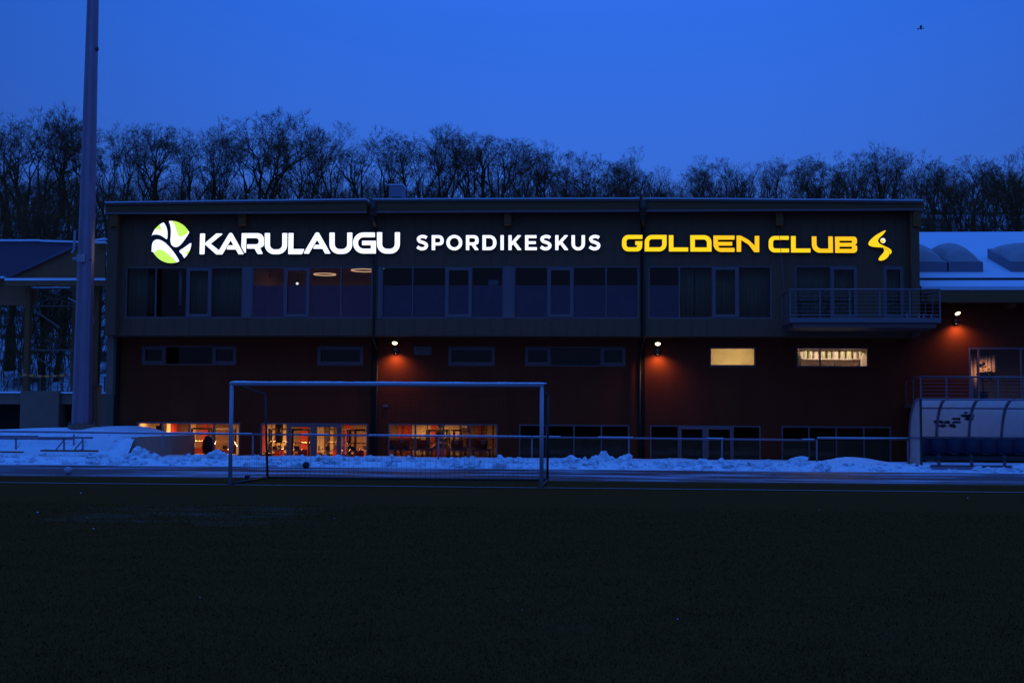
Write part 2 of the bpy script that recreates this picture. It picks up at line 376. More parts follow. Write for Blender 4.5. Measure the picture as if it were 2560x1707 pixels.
b = len(m.v); m.v += mb.v; m.f += [tuple(i+b for i in f) for f in mb.f]
for x0, x1 in ((WX1+.3, 30),): m.poly([(x0, 50.6, 0.14), (x0, 50.6, -1.0), (x1, 50.6, -1.0), (x1, 50.6, 0.14)])
struct(m.build('snow_ground', M['snow_dirty'], smooth=True))
struct(MB().box(WX1, 40, 50.7, 62, GZ-0.3, GZ).build('sunken_terrace', M['concrete']))
m = MB(); R2 = random.Random(11)
for i in range(2400):
    x = R2.uniform(-27, 22); y = 44.12+abs(R2.gauss(0, 0.75)); r = min(0.24, 0.015+R2.expovariate(1/0.040))
    if R2.random() > .15+2.4*abs(nf(x, 0, .45, 9))*(1 if x < 0 else .7): continue
    if y > 46.4 or (x > 10.6 and y > 45.2): continue
    m.blob((x, y, bank(x, y)+r*0.2), r, (R2.uniform(.7, 1.4), R2.uniform(.7, 1.2), R2.uniform(.55, .9)), 0.42, i, (7, 5) if r < .07 else (11, 8))
for (px, py, r) in ((346, 1128, .17), (362, 1134, .16), (338, 1134, .14), (1508, 1146, .20), (1512, 1136, .11), (1498, 1150, .2), (1525, 1152, .2), (1530, 1158, .12), (1180, 1146, .10), (1160, 1150, .15), (850, 1148, .17), (812, 1150, .18), (815, 1152, .1), (640, 1145, .13), (1330, 1152, .1), (1910, 1158, .07), (1930, 1165, .08), (1975, 1152, .07), (1300, 1148, .10), (1250, 1146, .13)):
    xg, zg = PY(px, py, 45.3); m.blob((xg, 45.3, zg), r, (1, .8, .9), 0.4, px, (12, 9))
o = m.build('snow_clods', M['snow_dirty'], smooth=False); o['kind'] = 'stuff'
m = MB()                                                # crumbs of snow scattered on turf and track
for i in range(16):
    y = R2.uniform(7, 35) if i % 3 else R2.uniform(35.4, 43.8); x = -0.07*y+R2.uniform(-.42, .42)*y
    r = R2.uniform(.003, .008)*(1+.04*y); m.blob((x, y, r*.4+0.006), r, (1.3, 1, .6), .4, i, (5, 4))
o = m.build('snow_crumbs', M['snow']); o['kind'] = 'stuff'

# wooded hill behind
def hill(x, y):
    base = 1.1+22.0*sm(58, 152, y)**0.85 if y > 58 else 1.1
    base = 0.95+max(0, (y-64))*0.283 if y < 152 else 0.95+88*0.283-(y-152)*0.08
    return base-1.0*sm(66, 60, y)+0.8*nf(x, y, 0.03, 2)*sm(62, 90, y)+0.35*nf(x, y, 0.15, 4)
m = grid(-110, 100, 110, 62, 230, 90, hill)
struct(m.build('hill', M['hill'], smooth=True))
struct(MB().box(-60, X(300, 56), 53.4, 62.2, -1, 0.9).build('yard', M['snow']))

# ------------------------------------------------------------------ bare trees
def tree_proto(seed, style):
    R = random.Random(seed); big, fine = [], []
    def grow(p, d, ln, r, lv):
        n = 3 if lv < 2 else 2; q = p.copy(); rr = r
        for k in range(n):
            d = (d+Vector((R.gauss(0, .13+.05*lv), R.gauss(0, .13+.05*lv), .05))).normalized()
            e = q+d*(ln/n); r2 = rr*(0.86 if lv < 3 else 0.75)
            (big if lv < 3 else fine).append((q, e, rr, r2, 5 if lv < 2 else (4 if lv < 3 else 3)))
            if ((lv >= 1 and R.random() < .8) or (lv == 0 and k == 2)) and lv < 5:
                a = d.orthogonal().normalized(); a.rotate(Matrix.Rotation(R.uniform(0, 6.28), 3, d))
                grow(e, (d*.6+a*.75+Vector((0, 0, .2))).normalized(), ln*R.uniform(.35, .6), r2*.45, max(lv+1, 2))
            q, rr = e, r2
        if lv >= 5: return
        nb = {0: style[0], 1: 3, 2: 3, 3: 4, 4: 4}[lv]
        ph = R.uniform(0, 6.28)
        for k in range(nb):
            a = d.orthogonal().normalized(); a.rotate(Matrix.Rotation(ph+6.283*k/nb+R.gauss(0, .3), 3, d))
            sp = style[1]*R.uniform(.5, 1.25)*(1 if lv else .8)
            nd = (d+a*sp*(1+.25*lv)+Vector((0, 0, .18))).normalized()
            grow(q, nd, ln*(R.uniform(.85, 1.15) if lv < 1 else R.uniform(.60, .88) if lv < 2 else R.uniform(.46, .70) if lv < 3 else R.uniform(.42, .62)), rr*R.uniform(.55, .75), lv+1)
    grow(Vector((0, 0, -.02)), Vector((R.gauss(0, .06), R.gauss(0, .06), 1)).normalized(), style[2], style[3], 0)
    zt = sorted(e[1].z for e in fine)[int(len(fine)*.985)]; s = 1/zt
    out = []
    for L_ in (big, fine):
        m = MB()
        for p, q, ra, rb, n in L_: m.tube(p*s, q*s, max(ra*s, .0009), max(rb*s, .0006), n, caps=False)
        out.append(m)
    return out
STY = [(3, .34, .25, .022), (2, .30, .32, .020), (3, .42, .22, .021), (2, .30, .36, .022), (2, .46, .16, .024), (3, .46, .20, .019), (3, .34, .28, .018)]
protos = []
for i, st in enumerate(STY):
    b_, f_ = tree_proto(100+i*7, st)
    r = thing('bare_tree', 'bare tree', 'tree')
    b_.build('trunk', M['bark'], r); f_.build('crown', M['twig'], r); protos.append(r)

skyline = [(0, 327), (60, 285), (130, 268), (190, 268), (270, 312), (350, 300), (430, 325), (520, 330), (575, 335), (620, 300), (645, 288), (740, 298), (830, 330), (900, 335), (985, 332), (1060, 328), (1140, 325), (1200, 325), (1262, 345), (1350, 368), (1440, 378), (1510, 378), (1570, 385), (1625, 393), (1665, 425), (1705, 478), (1740, 425), (1785, 378), (1850, 384), (1940, 376), (2000, 394), (2050, 388), (2125, 372), (2200, 370), (2280, 380), (2340, 384), (2400, 402), (2450, 398), (2510, 382), (2560, 378)]
def sky_at(px):
    for (a, ya), (b2, yb) in zip(skyline, skyline[1:]):
        if a <= px <= b2: return ya+(yb-ya)*(px-a)/(b2-a)
    return skyline[0][1] if px < 0 else skyline[-1][1]
word1 = ['first', 'second', 'third', 'fourth', 'fifth', 'sixth', 'seventh', 'eighth', 'ninth', 'tenth', 'eleventh', 'twelfth', 'thirteenth', 'fourteenth', 'fifteenth', 'sixteenth']
T = [(18, 'at the left edge of the photo'), (70, 'second from the left edge of the photo'), (125, 'third from the left edge of the photo'),
     (178, 'just left of the floodlight mast'), (268, 'just right of the floodlight mast'), (320, 'above the upper left roof corner'), (372, 'above the left half of the ball logo'), (425, 'above the right half of the ball logo')]
for k, px in enumerate((520, 577, 645, 690, 740, 792, 852, 911, 971)): T.append((px, 'above the %s letter of the large white word' % word1[k]))
for k, px in enumerate((1056, 1094, 1138, 1181, 1223, 1258, 1290, 1327, 1364, 1405, 1446, 1490)): T.append((px, 'above the %s letter of the small white word' % word1[k]))
T.append((1535, 'above the gap before the yellow words'))
for k, px in enumerate((1580, 1635, 1692, 1757, 1810, 1870)): T.append((px, 'above the %s letter of the first yellow word' % word1[k]))
for k, px in enumerate((1947, 2001, 2055, 2115)): T.append((px, 'above the %s letter of the last yellow word' % word1[k]))
T += [(2165, 'above the gap before the yellow figure emblem'), (2205, 'above the yellow figure emblem'), (2262, 'above the upper right roof corner'), (2330, 'over the left skylight'),
      (2385, 'over the second skylight'), (2440, 'over the bare snow between the skylights'), (2490, 'second from the right edge of the photo'), (2545, 'at the right edge of the photo')]
R3 = random.Random(5); used = set()
adj = {0: 'vase shaped', 1: 'narrow', 2: 'bushy', 3: 'tall stemmed', 4: 'forked', 5: 'broad crowned', 6: 'dense'}
def put_tree(k, px, Y, top, label, group=None, wx=1.0):
    x = X(px, Y, 560); zb = hill(x, Y)-.1; zt = Z(top, Y, px); h = max(3.5, zt-zb)
    loc = (x, Y, zb); sc3 = (h*wx, h*wx, h); rot = R3.uniform(0, 6.28)
    if k not in used:
        used.add(k); o = protos[k]; o.location = loc; o.scale = sc3; o.rotation_euler = (0, 0, rot); o['label'] = label
        if group: o['group'] = group
        return o
    return copy_tree(protos[k], loc, rot, sc3, label, group)
GR = 'bare trees on the ridge behind the building'
KS = [4, 0, 3, 6, 0, 5, 2, 1, 2, 0, 4, 5, 3, 6, 1, 4, 3, 0, 2, 5, 0, 6, 4, 5, 1, 2, 0, 3, 5, 6, 0, 4, 5, 2, 6, 0, 5, 3, 2, 6, 0, 5, 3, 2, 1, 4, 6]
for i, (px, where) in enumerate(T):
    k = KS[i % 47]; sm_ = px == 1692
    put_tree(k, px+R3.uniform(-8, 8), R3.uniform(124, 138), sky_at(px)+R3.uniform(-8, 22), '%s bare tree %s' % (adj[k], where), GR, R3.uniform(.8, 1.2))
for i, (px, where) in enumerate(T):
    nx_ = T[i+1][0] if i+1 < len(T) else px+50
    if 1630 < px < 1700: continue
    put_tree((i*5+2) % 7, (px+nx_)/2+R3.uniform(-9, 9), R3.uniform(142, 158), sky_at((px+nx_)/2)+R3.uniform(12, 50), 'back row tree right of that '+where, 'trees of the back row on the ridge', R3.uniform(.9, 1.4))
for i in range(8): put_tree((i*3) % 7, -10+i*36+R3.uniform(-10, 10), R3.uniform(92, 116), R3.uniform(400, 470), 'low slope tree, %s from the left edge' % word1[i], 'low trees on the left slope', R3.uniform(.7, 1))
for i in range(8): put_tree((i*3+1) % 7, 2575-i*34+R3.uniform(-10, 10), R3.uniform(100, 122), R3.uniform(430, 490), 'low slope tree above the snowy roof, %s from the right edge' % word1[i], 'low trees on the right slope', R3.uniform(.7, 1))
for i, (px, Y, top, k, lb) in enumerate(((8, 72, 500, 6, 'dark bare tree behind the open shelter at the very left edge'), (35, 76, 480, 4, 'dark bare tree standing behind the open shelter, near the left edge'), (92, 70, 560, 3, 'dark bare tree seen between the shelter rails, left of the middle'), (118, 72, 520, 2, 'dark bare tree seen between the shelter rails, in the middle'), (150, 74, 500, 0, 'dark bare tree seen between the shelter rails, right of the middle'), (243, 72, 520, 1, 'thin bare tree in the gap between the floodlight mast and the building'))):
    put_tree(k, px, Y, top, lb, 'near trees behind the left shelter', .9)
# saplings and brush on the slope, read as one mass
m = MB(); R4 = random.Random(9)
for i in range(4300):
    Y = R4.uniform(95, 158) if i % 4 else R4.uniform(148, 156); px = R4.uniform(-60, 2620)
    if i > 4080: Y = R4.uniform(68, 92); px = R4.uniform(-30, 262)
    x = X(px, Y, 560); z = hill(x, Y); h = R4.uniform(1.5, 5.2)
    q = Vector((x, Y, z)); d = Vector((R4.gauss(0, .2), R4.gauss(0, .1), 1)).normalized()
    e = q+d*h*.5; m.tube(q, e, .035, .025, 3, False)
    for k in range(5):
        d2 = (d+Vector((R4.gauss(0, .5), R4.gauss(0, .3), .1))).normalized(); f = e+d2*h*R4.uniform(.25, .5); m.tube(e, f, .018, .008, 3, False)
        for j in range(3):
            d3 = (d2+Vector((R4.gauss(0, .6), R4.gauss(0, .3), .1))).normalized(); g = f-(f-e)*R4.uniform(0, .6); m.tube(g, g+d3*h*.22, .012, .006, 3, False)
o = m.build('brushwood', M['twig']); o['kind'] = 'stuff'

# ------------------------------------------------------------------ the sports centre
bld = thing('sports_centre', 'three storey sports hall, dark timber top storey jutting over dark red walls', 'building', (0, RW, GZ))
XL, XR = X(267, UF, 650), X(2298, UF, 650)              # ends of the timber storey
ZU0, ZU1 = Z(840, UF, 1280), Z(515, UF, 1280)
RX0 = X(299, RW, 950); RX1 = 30.0
bz0, bz1 = Z(796, UF, 1280), Z(666, UF, 1280)
sz0, sz1 = Z(915, RW, 1200), Z(866, RW, 1200)
gz1 = Z(1060, RW, 1280)
# openings: (px0, px1, z0, z1, [pieces])
def hole(a, b, z0, z1, Y, py): return (X(a, Y, py), X(b, Y, py), z0, z1)
band = [(313.5, 607), (630, 931), (954, 1259), (1285, 1597), (1621, 1929), (1987.6, 2143), (2208.5, 2259)]
uh = [hole(a, b, bz0, bz1, UF, 730) for a, b in band[:5]]
bal_z = Z(800, UF, 2100)
uh += [hole(a, b, bal_z+.02, bz1, UF, 730) for a, b in band[5:]]
m = wall(XL, XR, ZU0, ZU1, UF, UF+.25, uh)
m.box(XL, XR, UF+.25, RW+12, ZU0, ZU0+.25)               # underside slab
m.box(XL, XL+.25, UF+.25, RW+12, ZU0+.25, ZU1); m.box(XR-.25, XR, UF+.25, RW+12, ZU0+.25, ZU1); m.box(XL+.25, XR-.25, RW+11.7, RW+12, ZU0+.25, ZU1)
# vertical cover strips on the cladding above and below the window band
x = XL+.4
while x < XR-.3:
    for za, zb in ((ZU0+.02, bz0-.10), (bz1+.10, ZU1-.4)): m.box(x, x+.035, UF-.018, UF+.002, za, zb)
    x += .62
m.build('timber_wall', M['timber'], bld)
small = [(355.7, 590.5), (794, 908), (1121, 1237.4), (1313, 1564), (1774, 1889.7), (1991, 2171.3)]
grd = [(340.4, 600.3), (650.6, 920), (970, 1244), (1297.3, 1573.5), (1625, 1902), (1954, 2228)]
wing_win = (2422, 2640)
wz0, wz1 = Z(1003, RW, 2450), Z(868, RW, 2450)
lh = [hole(a, b, sz0, sz1, RW, 890) for a, b in small]+[hole(a, b, GZ+.05, gz1, RW, 1100) for a, b in grd]+[hole(2422, 2640, wz0, wz1, RW, 930)]
ZW = Z(745, RW, 2400)                                   # top of the wall under the wing's eave
m = wall(RX0, RX1, GZ, ZU0-.003, RW, RW+.3, lh)
m.box(RX0, RX0+.3, RW+.3, RW+12, GZ, ZU0-.003)
m.build('red_wall', M['red'], bld)
m = wall(XR-.2, RX1, ZU0+.001, ZW+.4, RW, RW+.3, [])
m.build('red_wall', M['red'], bld)
# recessed joints in the red wall
for px in (936, 1604):
    xj = X(px, RW, 950); mm = MB().box(xj-.13, xj+.13, RW-.05, RW-.003, GZ, ZU0-.02); mm.build('wall_joint', M['net'], bld)
    x = X(px, UF, 700); mm = MB().box(x-.045, x+.045, UF-.035, UF-.004, ZU0, ZU1-.2); mm.build('wall_joint', M['net'], bld)
# roof: snow-covered deck, deep fascia, end fins
FY = UF-.55
ra, rb_, rc, rd = PY(264, 507, FY), PY(925, 499, FY), PY(1606, 497, FY), PY(2307, 502, FY)
fb = Z(530, FY, 1280)
mf = MB(); ms = MB(); mt = MB(); ml = MB()
gapw = .12
segs = [(ra, rb_), (rb_, rc), (rc, rd)]
for k, ((xa, za), (xb, zb)) in enumerate(segs):
    if k: xa += gapw
    if k < 2: xb -= gapw
    for mm, y0, y1, dz0, dz1 in ((mf, FY, FY+.12, None, -.10), (ms, FY-.10, RW+12.2, -.02, .035), (mt, FY-.06, RW+12.1, -.10, -.022)):
        b = len(mm.v); lo = (fb, fb) if dz0 is None else (za+dz0, zb+dz0)
        mm.v += [(xa, y0, lo[0]), (xb, y0, lo[1]), (xb, y1, lo[1]), (xa, y1, lo[0]), (xa, y0, za+dz1), (xb, y0, zb+dz1), (xb, y1, zb+dz1), (xa, y1, za+dz1)]
        mm.f += [(b, b+3, b+2, b+1), (b+4, b+5, b+6, b+7), (b, b+1, b+5, b+4), (b+1, b+2, b+6, b+5), (b+2, b+3, b+7, b+6), (b+3, b, b+4, b+7)]
    ml.box(xa, xb, FY-.04, FY-.003, fb-.02, fb+.06)
roof = mt.build('roof', M['darkframe'], bld)
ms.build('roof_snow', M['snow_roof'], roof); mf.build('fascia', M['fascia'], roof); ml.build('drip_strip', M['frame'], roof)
MB().box(XL+.1, XR-.1, FY+.13, UF+.02, fb+.35, fb+.42).build('soffit', M['timber'], roof)
for a, b in ((267, 292), (2278, 2299)):
    MB().box(X(a, FY+.1, 600), X(b, FY+.1, 600), FY+.14, UF-.002, ZU0 if a < 1000 else ZU0, ZU1-.1).build('end_fin', M['timber'], bld)
for px in (605, 1269, 1949): 
    x = X(px, FY+.2, 548); MB().box(x-.14, x+.14, FY+.15, UF-.02, Z(563, FY+.2, px), fb+.3).build('beam_end', M['brownwood'], bld)
for px in (284, 2293):
    x = X(px, FY+.05, 548); MB().box(x-.15, x+.15, FY+.02, FY+.13, Z(566, FY+.05, px), fb-.025).build('beam_end', M['brownwood'], bld)
for px, d in ((933, 1), (1608, -1)):                     # rainwater pipes at the two joints
    x = X(px, FY, 530)
    m = MB(); m.box(x-.12, x+.12, FY-.10, FY+.06, Z(540, FY, px), Z(500, FY, px)); m.tube((x-.03, FY-.02, Z(540, FY, px)), (x+.05, UF-.1, Z(572, UF, px)), .085, .06, 10)
    xt = X(px+3, UF, 650); m.tube((x+.05, UF-.1, Z(570, UF, px)), (xt, UF-.1, Z(840, UF, px)-.1), .035, .035, 8)
    xb = X(945 if d > 0 else 1600, RW, 885)
    m.tube((xt, UF-.1, Z(840, UF, px)-.1), (xb, RW-.16, Z(882, RW, px)), .035, .035, 8); m.tube((xb, RW-.16, Z(882, RW, px)), (xb, RW-.16, GZ), .04, .04, 8)
    m.build('downpipe', M['pipe'], bld, smooth=True)
m = MB(); pts = [PY(px, py, UF-.16) for px, py in ((1946, 565), (1950, 600), (1953, 640), (1958, 690), (1960, 726))]
m.path([(p[0], UF-.16, p[1]) for p in pts], .012, 5); m.build('cable', M['steel'], bld)
# column, and a near-black box painting the shaded gap beside it, left end
MB().box(X(272, UF+.4, 900), X(289, UF+.4, 900), UF+.15, UF+.45, Z(988, UF+.4, 280), ZU0-.003).build('column', M['concrete'], bld)
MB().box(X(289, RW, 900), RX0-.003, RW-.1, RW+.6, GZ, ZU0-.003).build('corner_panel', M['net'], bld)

def window(Y, px0, px1, z0, z1, splits, doors=(), film=None, py=None, fr=.055, depth=.10, glass='glass', mt='frame', inset=.06, name='window', clear=()):
    """splits: px of mullions; doors: (px0, px1) of thick-framed opening leaves; film: z up to which the panes are frosted"""
    py = py or 900
    xa, xb = X(px0, Y, py), X(px1, Y, py); y0, y1 = Y+inset-depth/2, Y+inset+depth/2
    root = MB(); root.box(xa, xb, y0, y1, z1-fr, z1); root.box(xa, xb, y0, y1, z0, z0+fr)
    root.box(xa, xa+fr, y0, y1, z0+fr, z1-fr); root.box(xb-fr, xb, y0, y1, z0+fr, z1-fr)
    xs = sorted([X(s, Y, py) for s in splits])
    edges = [xa+fr]
    for s in xs: root.box(s-fr/2, s+fr/2, y0, y1, z0+fr, z1-fr)
    w_ = root.build(name, M[mt], bld)
    for (a, b) in doors:
        da, db = X(a, Y, py), X(b, Y, py); t = .13
        d = MB(); d.box(da, db, y0-.03, y1-.02, z1-fr-t*.8, z1-fr); d.box(da, db, y0-.03, y1-.02, z0+fr, z0+fr+t*.9)
        d.box(da, da+t, y0-.03, y1-.02, z0+fr+t*.9, z1-fr-t*.8); d.box(db-t, db, y0-.03, y1-.02, z0+fr+t*.9, z1-fr-t*.8)
        d.build('sash', M[mt], w_)
    cuts = [xa+fr]+[s for s in xs]+[xb-fr]
    for a, b in zip(cuts, cuts[1:]):
        a2 = a+(fr/2 if a != cuts[0] else 0); b2 = b-(fr/2 if b != cuts[-1] else 0)
        yg = Y+inset+.02
        MB().box(a2, b2, yg, yg+.012, z0+fr, z1-fr).build('pane', M[glass], w_)
        mid = (a2+b2)/2
        if film and not any(X(c0, Y, py) < mid < X(c1, Y, py) for c0, c1 in clear):
            MB().box(a2+.01, b2-.01, yg+.03, yg+.034, z0+fr, film[0]).build('film', M[film[1]], w_)
    return w_
fz = Z(713, UF, 1200)
window(UF, 313.5, 607, bz0, bz1, (389, 466.5, 527.7), ((466.5, 527.7),), None, 730)
window(UF, 630, 931, bz0, bz1, (710, 773, 852), ((710, 773),), (fz, 'film'), 730)
window(UF, 954, 1259, bz0, bz1, (1031.4, 1114, 1179), ((1114, 1179),), (fz, 'film'), 730)
window(UF, 1285, 1597, bz0, bz1, (1369, 1433, 1515), ((1369, 1433),), (fz, 'film'), 730)
window(UF, 1621, 1929, bz0, bz1, (1698, 1781, 1846), ((1781, 1846),), (fz, 'film'), 730, clear=((1699, 1929),))
window(UF, 1987.6, 2143, bal_z+.02, bz1, (2077,), ((2077, 2143),), None, 730)
window(UF, 2208.5, 2259, bal_z+.02, bz1, (), ((2208.5, 2259),), None, 730)
for a, b in ((607, 630), (1259, 1285)):
    MB().box(X(a, UF, 730)+.002, X(b, UF, 730)-.002, UF-.03, UF-.001, bz0, bz1).build('cladding_panel', M['frame'], bld)
for a, b in ((931, 954),): MB().box(X(941, UF, 730)+.06, X(b, UF, 730)-.002, UF-.03, UF-.001, bz0, bz1).build('cladding_panel', M['frame'], bld)
window(RW, 355.7, 590.5, sz0, sz1, (413, 532), ((355.7, 413), (532, 590.5)), None, 890, fr=.05, mt='darkframe')
window(RW, 794, 908, sz0, sz1, (), ((794, 908),), None, 890, fr=.05, mt='darkframe')
window(RW, 1121, 1237.4, sz0, sz1, (), ((1121, 1237.4),), None, 890, fr=.05, mt='darkframe')
window(RW, 1313, 1564, sz0, sz1, (1376, 1502), ((1313, 1376), (1502, 1564)), None, 890, fr=.05, mt='darkframe')
window(RW, 1774, 1889.7, sz0, sz1, (), (), None, 890, fr=.06, mt='darkframe')
window(RW, 1991, 2171.3, sz0, sz1, (2050.5,), (), None, 890, fr=.06, mt='darkframe')
gf = Z(1096, RW, 1400)
window(RW, 340.4, 600.3, GZ+.05, gz1, (404, 472, 533.6), (), None, 1100, fr=.07)
window(RW, 650.6, 920, GZ+.05, gz1, (719, 784, 850), ((719, 784), (784, 850)), None, 1100, fr=.07)
window(RW, 970, 1244, GZ+.05, gz1, (1038, 1108, 1175), (), (gf, 'film_gym'), 1100, fr=.06)
window(RW, 1297.3, 1573.5, GZ+.05, gz1, (1366, 1434.7, 1503.5), (), (gf, 'film_dark'), 1100, fr=.06)
window(RW, 1625, 1902, GZ+.05, gz1, (1696, 1764, 1833), ((1696, 1764), (1764, 1833)), (gf, 'film_dark'), 1100, fr=.06)
window(RW, 1954, 2228, GZ+.05, gz1, (2023, 2091, 2160), (), (gf, 'film_dark'), 1100, fr=.06)
ww = window(RW, 2422, 2640, wz0, wz1, (2447, 2553,), (), None, 930, fr=.07, mt='frame')
# round stickers on the gym panes
for px, py in ((687, 1098), (815, 1100), (1005, 1102), (1072, 1103), (1140, 1104), (1208, 1105)):
    x, z = PY(px, py, RW); m = MB(); m.v = []; n = 14
    for r in (.075, .05):
        for k in range(n): m.v.append((x+r*math.cos(6.283*k/n), RW+.055, z+r*math.sin(6.283*k/n)))
    for k in range(n): q = (k+1) % n; m.f.append((k, q, n+q, n+k))
    m.build('round_sticker', M['steel'], bld)
# small plates on the wall
x0, z0 = PY(1035, 887, RW); x1, z1 = PY(1079, 866, RW); MB().box(x0, x1, RW-.03, RW-.004, z0, z1).build('wall_plate', M['darkframe'], bld)
x0, z0 = PY(959, 1017, RW); x1, z1 = PY(971, 1012, RW); MB().box(x0, x1, RW-.06, RW-.004, z0, z1).build('vent_hood', M['steel'], bld)

# interior shells -----------------------------------------------------------
def room(x0, x1, y0, y1, z0, z1, wallm, ceilm, floorm, nm='interior'):
    r = MB().box(x0, x1, y1, y1+.1, z0, z1).build(nm+'_wall', wallm, bld)
    MB().box(x0-.1, x0, y0, y1+.1, z0, z1).build(nm+'_wall', wallm, bld); MB().box(x1, x1+.1, y0, y1+.1, z0, z1).build(nm+'_wall', wallm, bld)
    MB().box(x0-.1, x1+.1, y0, y1+.1, z1, z1+.1).build(nm+'_ceiling', ceilm, bld); MB().box(x0-.1, x1+.1, y0, y1+.1, z0-.1, z0).build(nm+'_floor', floorm, bld)
yb = UF+.3
xs = [X(p, UF, 730) for p in (300, 618, 938, 1272, 1609, 1950, 2290)]
for i in range(6):
    lit = i == 1
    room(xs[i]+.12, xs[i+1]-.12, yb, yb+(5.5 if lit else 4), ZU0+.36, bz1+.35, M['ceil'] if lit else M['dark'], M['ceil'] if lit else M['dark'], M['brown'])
gx = [X(p, RW, 1100) for p in (322, 1270, 1600, 1928, 2250)]
GY = RW+6.5
room(gx[0], gx[1]-.12, RW+.32, GY, GZ, gz1+.25, M['brown'], M['ceil'], M['brown'], 'gym')
MB().box(gx[0]+.003, gx[0]+.03, RW+.33, gx[0]/X(404, 1, 1080), GZ, gz1+.24).build('wall_panel', M['tan'], bld)
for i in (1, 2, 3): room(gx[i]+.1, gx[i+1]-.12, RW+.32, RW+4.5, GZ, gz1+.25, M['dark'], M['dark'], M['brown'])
kx = [X(p, RW, 890) for p in (330, 630, 1000, 1280, 1600, 1740, 1930, 2200)]
for i, (a, b) in enumerate(zip(kx, kx[1:])):
    k = M['kwall'] if i in (5, 6) else M['dark']
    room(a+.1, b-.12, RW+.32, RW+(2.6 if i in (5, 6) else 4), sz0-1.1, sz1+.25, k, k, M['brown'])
room(X(2410, RW, 900), X(2660, RW, 900), RW+.32, RW+4, wz0, wz1+.3, M['tan'], M['dark'], M['brown'])

def lamp(name, loc, rot, size, power, col, sy=None):
    l = bpy.data.lights.new(name, 'AREA'); l.shape = 'RECTANGLE'; l.size = size; l.size_y = sy or size; l.energy = power; l.color = col
    o = bpy.data.objects.new(name, l); sc.collection.objects.link(o); o.location = loc; o.rotation_euler = rot; return o
# gym ceiling light strips with their light
gym_col = (1.0, 0.43, 0.15)
for i, px in enumerate((372, 450, 560, 690, 790, 890, 1010, 1080, 1150)):
    yy = RW+(1.6 if i == 0 else 4.9 if i % 2 else 3.0); x = max(X(px, yy, 1060), gx[0]+.65+.4*i)
    f = MB().box(x-.55, x+.55, yy-.07, yy+.07, gz1+.13, gz1+.245).build('strip_light', M['white'], None if i == 0 else bld)
    if i == 0: tag(f, 'lit warm strip light at the top left of the leftmost ground floor window', 'ceiling light')
    MB().box(x-.52, x+.52, yy-.05, yy+.05, gz1+.10, gz1+.128).build('diffuser', M['tube'], f)
    lamp('gym_light', (x, yy, gz1+.08), (0, 0, 0), 1.0, 30 if i == 0 else 105 if i < 8 else 60, gym_col, .3)
# coloured panels on the gym's back wall
P1 = [(330, 402, 'tan'), (404, 412, 'black'), (414, 424, 'tan'), (426, 440, 'redp'), (447, 459, 'crimson'), (474, 490, 'tan'), (504, 520, 'crimson'), (526, 533, 'redp'), (583, 598, 'tan'),
      (655, 664, 'redp'), (665, 679, 'tan'), (681, 687, 'tan'), (693, 701, 'tan'), (704, 716, 'tan'), (751, 771, 'redp'), (789, 811, 'tan'), (826, 834, 'tan'), (862, 879, 'redp'),
      (996, 1004, 'redp'), (1010, 1020, 'redp'), (1021, 1030, 'crimson'), (1031, 1036, 'tan'), (1041, 1067, 'tan'), (1071, 1077, 'tan'), (1078, 1096, 'redp'), (1111, 1150, 'tan'), (1196, 1203, 'crimson'), (1219, 1231, 'tan'), (1235, 1244, 'tan')]
for a, b, c in P1:
    x0, x1 = X(a, GY, 1080), X(b, GY, 1080)
    if x0 < gx[0]+.1:
        ya, yb_ = gx[0]/X(a, 1, 1080), gx[0]/X(b, 1, 1080)
        if a > 400: MB().box(gx[0]+.004, gx[0]+.05, ya, min(yb_, GY-.06), GZ+(0 if c != 'tan' else .9), gz1+.2).build('wall_panel', M[c], bld)
        continue
    MB().box(x0, x1, GY-.05, GY-.003, GZ+(0 if c != 'tan' else .9), gz1+.2).build('wall_panel', M[c], bld)
# lit rooms upstairs
lx = (X(800, UF+3, 700), UF+3.2)
lamp('ring_room_light', (lx[0], lx[1], bz1+.15), (0, 0, 0), 1.2, 8, (1.0, .42, .22))
for k, (px, py, yy, rr, lb) in enumerate(((812, 686, UF+2.2, .45, 'left of two glowing ring lamps hanging in the upper window band'), (910, 676, UF+2.0, .52, 'right of two glowing ring lamps upstairs, cut off by the wall joint'))):
    x, z = PY(px, py, yy); t = thing('ring_lamp', lb, 'pendant lamp', (x, yy, z), 'ring lamps upstairs'); n = 36
    def ring(r0, r1, za, zb):
        m = MB()
        for k2 in range(n):
            a = 6.283*k2/n
            for r, zz in ((r0, za), (r1, za), (r1, zb), (r0, zb)): m.v.append((x+r*math.cos(a), yy+r*math.sin(a), z+zz))
        for k2 in range(n):
            q = (k2+1) % n
            for e in range(4): g = (e+1) % 4; m.f.append((k2*4+e, q*4+e, q*4+g, k2*4+g))
        return m
    ring(rr-.03, rr+.03, -.02, .015).build('light_strip', M['ringled'], t); ring(rr-.035, rr+.035, .016, .045).build('ring_body', M['white'], t)
    m = MB()
    for a in (0.4, 2.5, 4.6): m.tube((x+rr*math.cos(a), yy+rr*math.sin(a), z+.04), (x+rr*.4*math.cos(a), yy+rr*.4*math.sin(a), bz1+.34), .005, .005, 4)
    m.build('cable', M['steel'], t)
x, z = PY(743, 709, UF+1.8); t = thing('spot_lamp', 'small white spot lamp glowing in the tall sash of the reddish upper window', 'spot lamp', (x, UF+1.8, z))
MB().blob((x, UF+1.8, z), .055, rough=0, sub=(10, 8)).build('bulb', M['spot'], t, True); MB().tube((x, UF+1.8, z+.05), (x, UF+1.8, z+.14), .05, .035, 10).tube((x, UF+1.8, z+.14), (x, UF+1.8, bz1+.34), .01, .01, 6).build('holder', M['black'], t)
